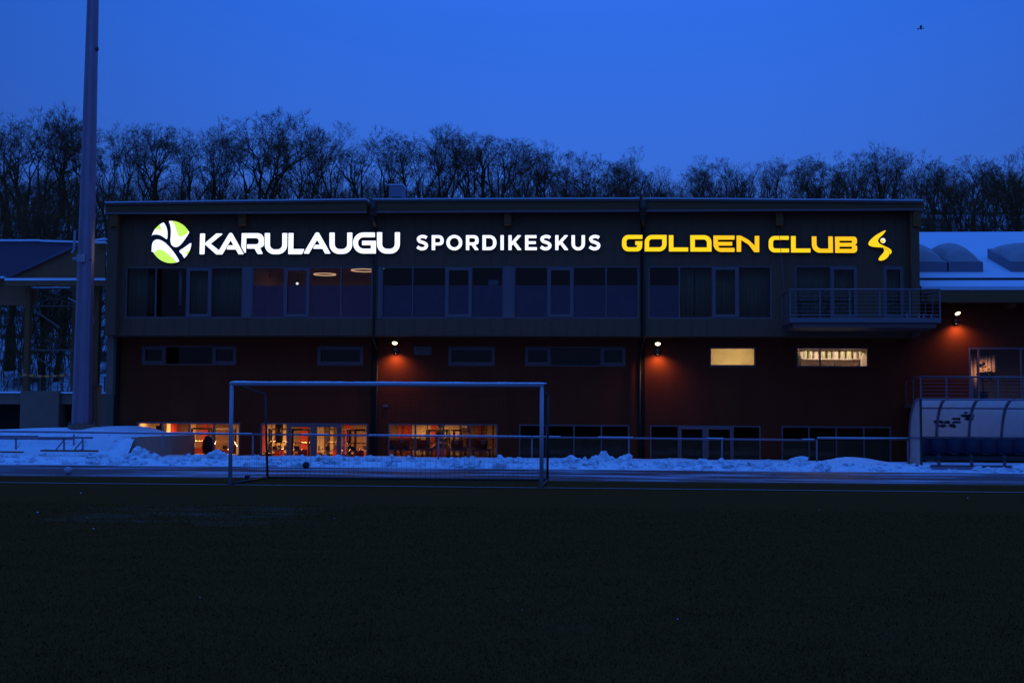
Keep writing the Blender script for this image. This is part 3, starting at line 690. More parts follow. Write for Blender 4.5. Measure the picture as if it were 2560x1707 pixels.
x, z = PY(958, 669, UF+.6); t = thing('spot_lamp', 'tiny white lamp at the top left corner of the third upper window', 'spot lamp', (x, UF+.6, z))
MB().blob((x, UF+.6, z), .04, (1, 1, 1.6), 0, 0, (10, 8)).build('bulb', M['spot'], t, True); MB().tube((x, UF+.6, z+.05), (x, UF+.6, z+.4), .02, .02, 8).build('holder', M['black'], t)
x, z = PY(668, 683, UF+3); t = thing('pendant_shade', 'small reddish lamp shade under the ceiling behind the second upper window', 'pendant lamp', (x, UF+3, z))
MB().tube((x, UF+3, z-.18), (x, UF+3, z+.18), .16, .09, 14).build('shade', M['redpad'], t, True); MB().tube((x, UF+3, z+.18), (x, UF+3, bz1+.34), .01, .01, 5).build('cord', M['black'], t)
x0, z0 = PY(1221, 713, UF+.2); x1, z1 = PY(1246, 700, UF+.2)
tag(MB().box(x0, x1, UF+.16, UF+.175, z0, z1).build('paper_notice', M['white']), 'pale blank notice leaning in the upper window above its frosted half', 'notice')
# curtains
def curtain(px0, px1, Y, z0, z1, label, m='curtain', group='curtains in the upper windows', py=730, amp=.035, wl=.16):
    xa, xb = X(px0, Y, py), X(px1, Y, py); n = int((xb-xa)/.025)+2; mm = MB()
    for i in range(n+1):
        x = xa+(xb-xa)*i/n; y = Y+amp*math.sin(x/wl*6.283)+.5*amp*math.sin(x/wl*2.7+1); mm.v += [(x, y, z0), (x, y, z1), (x, y+.012, z0), (x, y+.012, z1)]
    for i in range(n): a = i*4; mm.f += [(a, a+4, a+5, a+1), (a+2, a+3, a+7, a+6), (a+1, a+5, a+7, a+3), (a, a+2, a+6, a+4)]
    return tag(mm.build('curtain', M[m], smooth=True), label, 'curtain', group)
cz0, cz1 = bz0+.06, bz1+.2
curtain(316, 392, UF+.5, cz0, cz1, 'grey green curtain in the leftmost pane of the upper window band')
curtain(447, 454, UF+.5, cz0+.5, cz1, 'narrow pale gathered curtain in the second pane from the left, upstairs', 'drape', wl=.09)
curtain(469, 608, UF+.5, cz0, cz1, 'wide grey green curtain right of the narrow pale one, first upper window')
curtain(1700, 1735, UF+.5, cz0, cz1, 'grey green curtain gathered beside the frosted pane of the fifth upper window')
curtain(1738, 1931, UF+.62, cz0, cz1, 'long grey green curtain filling the right part of the fifth upper window')
curtain(1986, 2146, UF+.5, cz0, cz1, 'grey green curtain behind the glazed balcony door')
curtain(2206, 2262, UF+.5, cz0, cz1, 'grey green curtain behind the narrow door at the right end of the balcony')
# blind and kitchen
bx0, bx1 = X(1779, RW+.2, 890), X(1885, RW+.2, 890)
t = thing('roller_blind', 'plain yellow roller blind glowing in the small lit window', 'blind', (bx0, RW+.2, sz0))
MB().box(bx0, bx1, RW+.20, RW+.204, sz0+.09, sz1-.03).build('cloth', M['blind'], t); MB().box(bx0, bx1, RW+.19, RW+.215, sz0+.06, sz0+.09).build('bottom_bar', M['steel'], t)
lamp('store_light', ((bx0+bx1)/2, RW+1.4, sz1+.22), (0, 0, 0), .9, 34, (1, .74, .34)); lamp('store_light', ((bx0+bx1)/2, RW+2.2, sz0-.2), (math.radians(-90), 0, 0), 1.4, 15, (1, .74, .34))
KY = RW+1.9
lamp('kitchen_light', (X(2035, RW+1, 890), RW+1.1, sz1+.22), (0, 0, 0), 1.0, 52, (1, .80, .40)); lamp('kitchen_light', (X(2120, RW+1, 890), RW+1.1, sz1+.22), (0, 0, 0), 1.0, 52, (1, .80, .40))
lamp('shelf_light', (X(2080, KY, 880), KY-.1, Z(898, KY, 2100)-.03), (math.radians(-25), 0, 0), 1.6, 9, (1, .80, .40), .15)  # added fill light, brightens the wall below the shelf
MB().box(X(1985, KY, 880), X(2190, KY, 880), KY+.35, KY+.38, sz0-1, sz1+.24).build('tiled_back_wall', M['kwall'], bld)
sh = MB(); sh.box(X(2005, KY, 880), X(2162, KY, 880), KY-.2, KY+.3, Z(898, KY, 2100)-.02, Z(898, KY, 2100)+.015); sh.box(X(2000, KY, 880), X(2165, KY, 880), KY-.2, KY+.3, Z(873, KY, 2100), Z(873, KY, 2100)+.03)
tag(sh.build('kitchen_shelf', M['white']), 'long white kitchen shelf on two levels behind the right lit window', 'shelf')
pz = Z(898, KY, 2100)+.018
hp = Z(875, KY, 2100)-.02
for i, (px, r, h) in enumerate(((2003, .08, .3), (2012, .09, .31), (2026, .085, .31), (2040, .10, .29), (2057, .10, .30), (2073, .08, .29), (2088, .13, .30), (2106, .10, .30), (2122, .11, .31), (2138, .09, .28), (2150, .07, .3))):
    x = X(px, KY, 885); t = thing('cooking_pot', '%s pot from the left on the lit kitchen shelf' % word1[i], 'pot', (x, KY, pz), 'steel pots on the kitchen shelf')
    MB().tube((x, KY, pz), (x, KY, pz+h), r, r, 18).build('pot_body', M['pot'] if i % 3 else M['white'], t, False); MB().tube((x, KY, pz+h+.001), (x, KY, pz+h+.018), r+.008, r*.5, 18).build('lid', M['pot'], t)
    MB().box(x-r-.035, x-r+.002, KY-.02, KY+.02, pz+h*.7, pz+h*.75).box(x+r-.002, x+r+.035, KY-.02, KY+.02, pz+h*.7, pz+h*.75).build('handle', M['black'], t)
for i, (px, wd, hh) in enumerate(((2075, .10, .18), (2086, .05, .24), (2100, .16, .13), (2115, .07, .16), (2139, .14, .24), (2132, .05, .12))):
    x = X(px, RW+1.0, 915); zb = sz0-.06; t = MB(); t.tube((x, RW+1, zb), (x, RW+1, zb+hh), wd/2, wd/2*.8, 12); t.tube((x, RW+1, zb+hh), (x, RW+1, zb+hh+.05), wd/5, wd/5, 8)
    tag(t.build('kitchen_jar', M['black' if i % 2 else 'steel']), '%s jar from the left on the lit kitchen worktop' % word1[(0, 1, 2, 3, 5, 4)[i]], 'jar', 'jars on the kitchen worktop')
t = MB(); t.box(X(1985, RW+.9, 900), X(2190, RW+.9, 900), RW+.5, RW+1.4, sz0-.12, sz0-.065); t.box(X(1985, RW+.9, 900), X(2190, RW+.9, 900), RW+.6, RW+1.3, sz0-1.05, sz0-.12)
tag(t.build('worktop', M['steel']), 'steel kitchen worktop along the sill of the right lit window', 'worktop')
t = MB(); t.box(X(2153, KY-.3, 900), X(2172, KY-.3, 900), KY-.5, KY-.1, sz0-.06, Z(889, KY, 2160)); t.tube((X(2158, KY-.3, 900), KY-.3, Z(889, KY, 2160)), (X(2158, KY-.3, 900), KY-.3, Z(884, KY, 2160)), .05, .03, 10)
tag(t.build('kitchen_machine', M['white']), 'white kitchen machine at the right end of the lit kitchen window', 'kitchen machine')
t = MB(); t.box(X(1992, KY-.3, 900), X(2000, KY-.3, 900), KY-.6, KY-.1, sz0-.06, Z(892, KY, 2000)); tag(t.build('dark_cabinet', M['black']), 'dark cabinet at the left end of the lit kitchen window', 'cabinet')
# wing room
curtain(2427, 2442, RW+1.2, wz0+.1, Z(886, RW+1, 2450), 'peach curtain strip left of the mullion in the right wing window', 'drape', 'curtains in the right wing window', 930)
curtain(2449, 2490, RW+1.2, Z(930, RW+1, 2450), Z(886, RW+1, 2450), 'wider peach curtain right of the mullion in the right wing window', 'drape', 'curtains in the right wing window', 930)
lamp('wing_light', (X(2462, RW+.8, 930), RW+.75, Z(925, RW, 2460)), (math.radians(100), 0, 0), .25, 4.0, (1, .5, .25)); 
x = X(2457, RW+.7, 930); zz = Z(940, RW+.7, 2457)
t = thing('potted_plant', 'dark leafy plant against the peach curtain of the right wing window', 'plant', (x, RW+.7, wz0))
MB().tube((x, RW+.7, wz0), (x, RW+.7, wz0+.4), .16, .2, 14).build('pot', M['plastic'], t); m = MB(); R5 = random.Random(3)
m.tube((x, RW+.7, wz0+.4), (x, RW+.7, Z(905, RW+.7, 2457)), .02, .01, 6)
for i in range(70):
    a = R5.uniform(0, 6.28); c = (x+R5.gauss(.16, .22), RW+.7+R5.gauss(0, .1), zz+R5.gauss(.04, .1)) if i > 16 else (x-.02+R5.gauss(0, .05), RW+.7+R5.gauss(0, .05), Z(912, RW+.7, 2457)+R5.gauss(0, .05))
    m.blob(c, .045, (1.2, .5, .6), .5, i, (5, 4))
m.build('leaves', M['leafdark'], t)

# ------------------------------------------------------------------ gym equipment
def bike(label=None):
    t = thing('exercise_bike', label or 'bike', 'exercise bike', (0, 0, 0), 'exercise bikes in the gym')
    MB().box(-.25, .25, -.55, -.47, 0, .07).box(-.25, .25, .47, .55, 0, .07).box(-.04, .04, -.5, .5, .07, .13).build('base', M['plastic'], t)
    MB().bar((0, .1, .12), (0, .28, .95), .06, .08).bar((0, -.1, .12), (0, -.42, 1.05), .06, .1).bar((0, .2, .5), (0, -.3, .55), .05, .07).build('frame', M['redpad'], t)
    MB().tube((-.05, -.38, .36), (.05, -.38, .36), .24, .24, 22).build('flywheel', M['chrome'], t)
    MB().blob((0, .3, 1.0), .14, (.8, 1.2, .35), .05, 1, (12, 8)).build('saddle', M['plastic'], t, True)
    MB().path([(-.22, -.62, 1.25), (-.2, -.42, 1.15), (.2, -.42, 1.15), (.22, -.62, 1.25)], .018, 8).build('handlebar', M['chrome'], t)
    MB().box(-.12, .12, -.46, -.42, 1.18, 1.36).build('console', M['plastic'], t)
    return t
def treadmill():
    t = thing('treadmill', 'treadmill', 'treadmill', (0, 0, 0), 'treadmills in the gym')
    MB().box(-.42, .42, -.9, .9, .02, .18).build('deck', M['plastic'], t); MB().box(-.26, .26, -.88, .6, .181, .195).build('belt', M['rubber'], t)
    for s in (-1, 1): MB().bar((s*.38, -.75, .15), (s*.34, -.55, 1.25), .07, .1).build('upright', M['black'], t); MB().tube((s*.34, -.55, 1.1), (s*.34, 0, 1.0), .025, .025, 8).build('handrail', M['chrome'], t)
    MB().box(-.42, .42, -.72, -.45, 1.25, 1.33).box(-.26, .26, -.74, -.66, 1.33, 1.68).build('console', M['plastic'], t)
    MB().box(-.15, .1, -.745, -.742, 1.18, 1.22).build('badge', M['white'], t)
    return t
def station():
    t = thing('weight_station', 'weight station', 'weight machine', (0, 0, 0), 'weight machines in the gym')
    m = MB()
    for sx_ in (-.45, .45): m.box(sx_-.04, sx_+.04, -.3, -.22, 0, 2.1); m.box(sx_-.04, sx_+.04, .3, .38, 0, 2.1); m.box(sx_-.04, sx_+.04, -.22, .3, 2.02, 2.1)
    m.box(-.41, .41, .3, .38, 2.02, 2.1).box(-.41, .41, -.3, -.22, 0, .08).build('frame', M['black'], t)
    m = MB()
    for k in range(12): m.box(-.16, .16, .18, .28, .1+k*.07, .16+k*.07)
    m.build('weight_stack', M['steel'], t)
    MB().box(-.25, .25, -.75, -.30, .42, .52).build('seat', M['redpad'], t); MB().box(-.2, .2, -.30, -.22, .55, 1.2).build('back_pad', M['redpad'], t)
    MB().box(-.04, .04, -.6, -.5, 0, .42).build('seat_post', M['chrome'], t)
    MB().path([(-.5, -.6, 1.3), (-.4, -.3, 1.5), (.4, -.3, 1.5), (.5, -.6, 1.3)], .02, 8).build('press_bar', M['chrome'], t)
    return t
bk, tm, stn = bike(), treadmill(), station()
def place(pr, px, Y, rot, label, first=[set()]):
    loc = (X(px, Y, 1120), Y, GZ+.002)
    if pr.name not in first[0]:
        first[0].add(pr.name); pr.location = loc; pr.rotation_euler = (0, 0, rot); pr['label'] = label; return pr
    return copy_tree(pr, loc, rot, None, label)
G2 = 'the double door gym window'
for px, Y, rot, lb in ((668, RW+1.3, 2.6, 'exercise bike behind the left pane of the double door gym window'), (690, RW+2.6, 2.2, 'exercise bike further back behind the left pane of the double door gym window'), (800, RW+1.5, 2.5, 'exercise bike behind the right leaf of the double gym door'), (872, RW+1.6, 2.9, 'exercise bike behind the right pane of the double door gym window'), (835, RW+3, 2.2, 'exercise bike in the second row behind the right leaf of the double gym door'), (588, RW+1.5, 2.4, 'exercise bike at the right end of the leftmost ground floor window'), (678, RW+3.8, 1.2, 'exercise bike in the last row behind the left pane of the double door gym window'), (730, RW+1.4, 2.9, 'exercise bike close behind the left leaf of the double gym door'), (772, RW+3.4, 1.9, 'exercise bike far back behind the left leaf of the double gym door'), (815, RW+4.2, 2.0, 'exercise bike at the very back behind the right leaf of the double gym door'), (893, RW+3.6, 2.4, 'exercise bike at the back of the right pane of the double door gym window'), (545, RW+2.4, 2.7, 'exercise bike right of the office chair in the leftmost ground floor window')): place(bk, px, Y, rot, lb)
for px, lb in ((985, 'treadmill at the left end of the third gym window'), (1012, 'treadmill second from the left in the third gym window'), (1062, 'treadmill third from the left, before the tan wall panel of the third gym window'), (1145, 'treadmill in front of the large tan panel of the third gym window'), (1205, 'treadmill at the right end of the third gym window')): place(tm, px, RW+1.5, math.pi*.0+.05, lb)
for px, lb in ((1035, 'treadmill in the back row at the left of the third gym window'), (1100, 'treadmill in the back row beside the red panel of the third gym window'), (1180, 'treadmill in the back row at the right of the third gym window')): place(tm, px, RW+3.9, math.pi+.1, lb)
for px, Y, rot, lb in ((752, RW+2.4, .5, 'red padded weight machine behind the left leaf of the double gym door'), (905, RW+2.6, -.2, 'red padded weight machine at the right end of the double door gym window'), (1095, RW+3.4, .3, 'red padded weight machine deep in the third gym window'), (1120, RW+4.6, -.4, 'red padded weight machine at the back wall of the third gym window'), (560, RW+3.2, .4, 'weight machine in the leftmost ground floor window'), (500, RW+4.5, .1, 'weight machine at the back of the leftmost ground floor window'), (700, RW+4.6, .1, 'weight machine at the back wall behind the double door gym window'), (845, RW+4.8, .1, 'weight machine at the back right behind the double gym door')): place(stn, px, Y, rot, lb)
# desk and office chair in the leftmost window
x = X(495, RW+1.6, 1120); t = thing('reception_desk', 'brown curved desk behind the leftmost ground floor window', 'desk', (x, RW+1.6, GZ))
MB().box(x-.75, x+1.7, RW+1.35, RW+1.4, GZ, GZ+.95).build('front_panel', M['brown'], t); MB().box(x-.8, x+1.75, RW+1.25, RW+2.0, GZ+.95, GZ+1.0).build('desk_top', M['tan'], t)
MB().box(x-.75, x-.7, RW+1.4, RW+1.9, GZ, GZ+.95).box(x+1.65, x+1.7, RW+1.4, RW+1.9, GZ, GZ+.95).build('side_panel', M['brown'], t)
x = X(520, RW+.8, 1120); t = thing('office_chair', 'high backed black office chair in the leftmost ground floor window', 'chair', (x, RW+.8, GZ))
MB().blob((x, RW+.75, GZ+1.35), .29, (.85, .25, 1.5), .05, 2, (14, 12)).build('backrest', M['plastic'], t, True); MB().blob((x, RW+1.0, GZ+.75), .3, (1, 1, .25), .03, 1, (14, 8)).build('seat', M['plastic'], t, True)
MB().tube((x, RW+1, GZ+.1), (x, RW+1, GZ+.7), .03, .03, 10).build('stem', M['chrome'], t); m = MB()
for k in range(5): m.bar((x, RW+1, GZ+.1), (x+.3*math.cos(k*1.257), RW+1+.3*math.sin(k*1.257), GZ+.04), .04, .04)
m.build('foot_star', M['chrome'], t)
x0, x1 = X(390, RW+.9, 1075), X(409, RW+.9, 1075); t = thing('monitor', 'dark flat monitor hanging in the leftmost ground floor window', 'monitor', (x0, RW+.9, Z(1075, RW+.9, 400)))
MB().box(x0, x1, RW+.9, RW+.95, Z(1085, RW+.9, 400), Z(1063, RW+.9, 400)).build('screen', M['plastic'], t); MB().box((x0+x1)/2-.03, (x0+x1)/2+.03, RW+.951, RW+.99, Z(1070, RW+.9, 400), gz1+.2).build('ceiling_arm', M['black'], t)
for px, h, lb in ((698, 1.75, 'black punching bag with a red cap hanging left in the double door gym window'), (1102, 1.2, 'black punching bag hanging beside the red panel of the third gym window'), (1165, .8, 'black ball shaped bag hanging before the dark wall of the third gym window')):
    x = X(px, RW+3.9, 1080); t = thing('punching_bag', lb, 'punching bag', (x, RW+3.9, gz1), 'punching bags in the gym'); zt = gz1+.05; h2 = h*.55
    MB().tube((x, RW+3.9, zt-h2), (x, RW+3.9, zt), .17, .17, 16).build('bag', M['plastic'], t, True); MB().tube((x, RW+3.9, zt+.001), (x, RW+3.9, gz1+.25), .015, .015, 6).build('chain', M['chrome'], t)

# ------------------------------------------------------------------ upper balcony (part of the building)
BY = UF-2.4
bx0, bx1 = X(1974, BY, 800), X(2353, BY, 800)
s1 = Z(794, BY, 2150); s0 = Z(806, BY, 2150); rtop = Z(724, BY, 2150)
bal = MB().box(bx0, bx1, BY, UF-.14, s0, s1).build('balcony', M['steel'], bld)
MB().box(bx0+.15, bx1-.15, BY+.1, UF-.15, s0-.18, s0-.002).build('slab_beam', M['darkframe'], bal)
def railing(parent, xa, xb, y0, y1, zb, zt, nposts, wires, both=True):
    m = MB(); m.tube((xa, y0, zt), (xb, y0, zt), .035, .035, 8); m.tube((xa, y0, zt), (xa, y1, zt), .035, .035, 8)
    if both: m.tube((xb, y0, zt), (xb, y1, zt), .035, .035, 8)
    m.build('handrail', M['steel'], parent, True)
    for k in range(nposts):
        x = xa+(xb-xa)*k/(nposts-1); MB().box(x-.028, x+.028, y0-.012, y0+.012, zb-.2, zt-.03).build('post', M['steel'], parent)
    for x in ((xa, xb) if both else (xa,)):
        for k in (1, 2): yy = y0+(y1-y0)*k/2-.05; MB().box(x-.012, x+.012, yy-.03, yy+.03, zb-.2, zt-.03).build('post', M['steel'], parent)
    m = MB()
    for k in range(wires):
        z = zb+.10+(zt-zb-.2)*k/(wires-1); r = .007 if k else .018
        m.tube((xa, y0-.016, z), (xb, y0-.016, z), r, r, 5); m.tube((xa, y0, z), (xa, y1, z), r, r, 5)
        if both: m.tube((xb, y0, z), (xb, y1, z), r, r, 5)
    m.build('wire', M['steel'], parent)
railing(bal, bx0+.03, bx1-.03, BY+.03, UF-.1, s1, rtop, 6, 7)
for i, px in enumerate((2268, 2297, 2309, 2328)):
    yy = BY+1.0+.2*i; x = X(px, yy, 780); t = thing('floor_candle', '%s small lantern from the left on the upper balcony floor' % word1[i], 'lantern', (x, yy, s1), 'lanterns on the balcony floor')
    MB().box(x-.035, x+.035, yy-.035, yy+.035, s1+.001, s1+.02).tube((x, yy, s1+.02), (x, yy, s1+.22), .03, .03, 10).build('lantern_body', M['white'], t); MB().tube((x, yy, s1+.22), (x, yy, s1+.27), .034, .012, 10).build('cap', M['steel'], t)
# lower terrace rail at the right wing
TY = RW-2.6
ta, tb = X(2300, TY, 950), 19.0
tz1, tz0 = Z(942, TY, 2400), Z(1005, TY, 2400)
ter = MB().box(ta, tb, TY, RW-.01, tz0-.2, tz0-.03).build('terrace', M['concrete'], bld)
railing(ter, ta+.03, tb, TY+.03, RW-.1, tz0-.05, tz1, 8, 7, False)
for xq in (ta+.3, ta+5): MB().box(xq, xq+.3, TY+.3, TY+.6, GZ, tz0-.205).build('terrace_pier', M['concrete'], ter)

# ------------------------------------------------------------------ right wing roof with skylights
wing = thing('wing_roof', 'shallow snow covered roof of the lower wing right of the timber storey', 'roof', (XR, RW, ZU0))
eY, rY = UF-.2, UF+14
ez, rz = Z(716, eY, 2400), Z(580, rY, 2400)
wx0, wx1 = XR+.02, 34
def slope(y): return ez+(rz-ez)*(y-eY)/(rY-eY)
def slab(mm, x0, x1, y0, y1, dz0, dz1):
    b = len(mm.v)
    for dz in (dz0, dz1): mm.v += [(x0, y0, slope(y0)+dz), (x1, y0, slope(y0)+dz), (x1, y1, slope(y1)+dz), (x0, y1, slope(y1)+dz)]
    mm.f += [(b, b+3, b+2, b+1), (b+4, b+5, b+6, b+7), (b, b+1, b+5, b+4), (b+1, b+2, b+6, b+5), (b+2, b+3, b+7, b+6), (b+3, b, b+4, b+7)]; return mm
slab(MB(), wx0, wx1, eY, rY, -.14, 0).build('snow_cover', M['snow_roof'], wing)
MB().box(wx0, wx1, eY+.02, eY+.16, ez-.62, ez-.15).build('eave_board', M['fascia'], wing)
MB().box(wx0, wx1, eY+.17, RW+.2, ez-.55, ez-.5).build('eave_soffit', M['timber'], wing)
gy = eY+1.3
MB().box(wx0, wx1, gy, gy+.06, slope(gy)+.0, slope(gy)+.10).build('snow_guard', M['black'], wing)
MB().box(X(2520, eY+.6, 750), X(2537, eY+.6, 750), eY+.4, RW-.02, Z(768, eY+.6, 2530), ez-.56).build('beam_end', M['brownwood'], wing)
sy = None
for i, (pa, pb, lb) in enumerate(((2225, 2368, 'domed roof light'), (2372, 2458, 'complete domed roof light in the middle of the snowy roof'), (2530, 2680, 'domed roof light at the right edge of the photo'))):
    Y0 = eY+3.1; Y1 = Y0+3.4; xa, xb = X(pa, Y0, 680), X(pb, Y0, 680)
    if i == 0: xa = max(xa, wx0+.05)
    t = thing('skylight', {0: 'domed roof light half hidden by the timber storey'}.get(i, lb), 'skylight', ((xa+xb)/2, Y0, slope(Y0)), 'domed skylights on the snowy roof')
    k = MB(); slab(k, xa, xb, Y0, Y1, .0, .42).build('kerb_frame', M['hvac'], t)
    d = MB(); n = 14
    for j in range(n+1):
        for q in range(9):
            u = j/n; v = q/8; x = xa+.06+(xb-xa-.12)*u; y = Y0+.06+(Y1-Y0-.12)*v
            d.v.append((x, y, slope(y)+.43+.46*max(0, math.sin(math.pi*u))**.55*max(0, math.sin(math.pi*v))**.45))
    for j in range(n):
        for q in range(8): a = j*9+q; d.f.append((a, a+1, a+10, a+9))
    d.build('dome', M['dome'], t, True)
x0, z0 = PY(972, 495, UF+5); x1, z1 = PY(1006, 463, UF+5)
t = thing('vent_box', 'pale square ventilation box standing on the roof of the timber storey', 'ventilation box', (x0, UF+5, z0))
MB().box(x0, x1, UF+5, UF+6, z0+.06, z1).build('casing', M['hvac'], t); MB().box(x0-.03, x1+.03, UF+4.97, UF+6.03, z1+.001, z1+.05).build('cover', M['snow_roof'], t); MB().box(x0+.1, x1-.1, UF+5.1, UF+5.9, z0-.6, z0+.06).build('base', M['darkframe'], t)

# ------------------------------------------------------------------ wall lamps
def wall_lamp(px, py, label, tilt=0.0):
    hy = RW-.38; x, z = PY(px, py, hy)
    t = thing('wall_lamp', label, 'wall lamp', (x, RW, z), 'floodlights on the red wall')
    n = Vector((tilt, -math.sin(math.radians(30)), -math.cos(math.radians(30)))).normalized()
    c = Vector((x, hy, z))
    MB().tube(c, c-n*.15, .112, .075, 18).build('lamp_head', M['black'], t, True)
    MB().tube(c+n*.015, c+n*.03, .10, .092, 18).build('lens', M['bulb'], t, True)
    MB().tube(c+n*.001, c+n*.012, .118, .118, 18).build('lens_rim', M['bulbside'], t, True)
    MB().bar(c-n*.12+Vector((0, .02, 0)), (x, RW-.09, z-.26), .05, .05).build('arm', M['black'], t)
    MB().tube((x, RW-.10, z-.30), (x, RW-.004, z-.30), .12, .16, 16).build('wall_plate', M['black'], t, True)
    MB().box(x-.06, x+.06, RW-.16, RW-.105, z-.34, z-.2).build('junction_box', M['black'], t)
    MB().tube((x, RW-.14, z-.44), (x, RW-.14, z-.36), .07, .05, 12).build('lower_reflector', M['black'], t)  # added part, gives the spot below the plate a body
    l = bpy.data.lights.new('wall_lamp_light', 'SPOT'); l.energy = 46; l.color = (1, .62, .25); l.spot_size = math.radians(150); l.spot_blend = 1.0; l.shadow_soft_size = .06
    o = bpy.data.objects.new('wall_lamp_light', l); sc.collection.objects.link(o); o.location = (x, RW-.36, z-.42)  # spot set below the plate, off the lens, to place the wall glow
    o.rotation_euler = Vector((tilt*.4, .30, -1)).to_track_quat('-Z', 'Y').to_euler()
wall_lamp(987, 857, 'glowing lamp on the red wall right of the left rain pipe')
wall_lamp(1644.5, 859, 'glowing lamp on the red wall right of the right rain pipe')
wall_lamp(2394, 783, 'glowing lamp high on the red wall of the right wing, right of the balcony', .25)

# ------------------------------------------------------------------ illuminated letters
def rpoly(pts, o, s, Y, seg=7):
    """(x, y, radius) in crop pixels -> rounded outline on the plane y = Y"""
    P = [(p[0], p[1], p[2] if len(p) > 2 else 8) for p in pts]; out = []; n = len(P)
    for i in range(n):
        a, b, c = Vector(P[i-1][:2]), Vector(P[i][:2]), Vector(P[(i+1) % n][:2]); r = P[i][2]
        d1, d2 = a-b, c-b; l1, l2 = d1.length, d2.length
        if r <= 0 or l1 < 1e-3 or l2 < 1e-3: out.append(b); continue
        d1.normalize(); d2.normalize(); ang = math.acos(max(-1, min(1, d1.dot(d2))))
        if ang > 3.10: out.append(b); continue
        t = min(r/math.tan(ang/2), l1*.49, l2*.49)
        p, q = b+d1*t, b+d2*t
        k = 4/3*math.tan((math.pi-ang)/4)*math.tan(ang/2)
        c1, c2 = p+(b-p)*k, q+(b-q)*k
        for j in range(seg+1):
            u = j/seg; out.append(p*(1-u)**3+c1*3*u*(1-u)**2+c2*3*u*u*(1-u)+q*u**3)
    return [PY(o[0]+v.x/s, o[1]+v.y/s, Y) for v in out]
def catmull(pts, closed=True, k=6):
    P = [Vector(p) for p in pts]; n = len(P); out = []
    for i in range(n if closed else n-1):
        p0, p1, p2, p3 = (P[(i+j-1) % n] if closed else P[max(0, min(n-1, i+j-1))] for j in range(4))
        for j in range(k):
            t = j/k; out.append(.5*((2*p1)+(p2-p0)*t+(2*p0-5*p1+4*p2-p3)*t*t+(3*p1-p0-3*p2+p3)*t**3))
    if not closed: out.append(P[-1])
    return out
def stroke(cen, w_, k=8):
    c = catmull(cen, False, k); L_, R_ = [], []
    for i, p in enumerate(c):
        d = (c[min(i+1, len(c)-1)]-c[max(i-1, 0)]).normalized(); nn = Vector((-d.y, d.x))*(w_/2); L_.append(p+nn); R_.append(p-nn)
    return L_+R_[::-1]
SY = UF-.14
def pxy(vs, o, s, Y): return [PY(o[0]+v[0]/s, o[1]+v[1]/s, Y) for v in vs]
def add_letter(parent, outer, holes, m, name='letter', y0=None):
    y0 = SY if y0 is None else y0
    g = MB().glyph(outer, holes, y0, UF-.03); o = g.build(name, [M[m], M['signside']], parent)
    for p in o.data.polygons: p.material_index = 0 if all(abs(g.v[i][1]-y0) < 1e-6 for i in p.vertices) else 1
    return o
def sign(name, label, px, py): x, z = PY(px, py, SY); return thing(name, label, 'illuminated sign', (x, SY, z))
A = ((360, 530), 6.918)
s1_ = sign('letter_sign', 'large white glowing word in joined rounded capitals, first word beside the ball logo', 490, 635)
for pts in ([(970, 373, 14), (1058, 373, 14), (1047, 732, 14), (960, 732, 14)],
            [(1040, 550, 30), (1250, 373, 20), (1372, 373, 10), (1155, 550, 2), (1298, 663, 2), (1478, 362, 45), (1522, 362, 45), (1730, 732, 10), (1635, 732, 12), (1588, 650, 4), (1422, 650, 12), (1460, 577, 12), (1545, 577, 2), (1500, 492, 2), (1355, 735, 20), (1250, 735, 20)],
            [(1690, 367, 12), (2075, 367, 125), (2075, 590, 90), (2008, 622, 5), (2058, 727, 12), (1965, 727, 14), (1912, 635, 6), (1782, 635, 12), (1782, 560, 12), (1985, 560, 50), (1985, 452, 50), (1772, 452, 3), (1762, 708, 10), (1737, 704, 10), (1682, 600, 10)]):
    add_letter(s1_, rpoly(pts, *A, SY), [], 'signwhite')
B = ((680, 530), 6.918)
def Ul(x0, x1, x2, x3, t, ib, b): return [(x0, t, 12), (x1, t, 12), (x1-1, ib, 85), (x2, ib, 85), (x2+1, t, 12), (x3, t, 12), (x3-2, b, 165), (x0-1, b, 165)]
for pts in (Ul(-126, -34, 177, 265, 365, 648, 731), [(285, 365, 12), (373, 365, 12), (370, 640, 2), (562, 640, 10), (520, 730, 12), (280, 730, 12)],
            [(758, 353, 45), (808, 353, 45), (1015, 722, 10), (918, 722, 12), (873, 638, 5), (705, 638, 12), (743, 567, 14), (828, 567, 2), (780, 485, 2), (635, 725, 14), (543, 718, 10)],
            Ul(993, 1085, 1300, 1390, 357, 642, 726), [(1402, 355, 185), (1780, 355, 12), (1780, 438, 12), (1488, 438, 98), (1488, 635, 98), (1710, 635, 2), (1710, 575, 2), (1557, 575, 12), (1557, 498, 12), (1800, 498, 12), (1797, 720, 12), (1402, 720, 182)],
            Ul(1815, 1906, 2123, 2213, 351, 638, 721)):
    add_letter(s1_, rpoly(pts, *B, SY), [], 'signwhite')
C_ = ((1020, 530), 4.612)
s2_ = sign('letter_sign', 'small white glowing word in plain spaced capitals, middle of the facade', 1040, 627)
def ell(cx, cy, rx, ry, a0=0, a1=360, n=32): return [(cx+rx*math.cos(math.radians(a0+(a1-a0)*k/n)), cy+ry*math.sin(math.radians(a0+(a1-a0)*k/n))) for k in range(n)]
def S_(x0):
    c = [(x0+118, 298), (x0+98, 287), (x0+66, 283), (x0+32, 296), (x0+23, 317), (x0+40, 340), (x0+75, 352), (x0+108, 370), (x0+115, 393), (x0+98, 417), (x0+62, 425), (x0+34, 417), (x0+10, 402)]
    return pxy(stroke([(a, b) for a, b in c], 37, 5), *C_, SY)
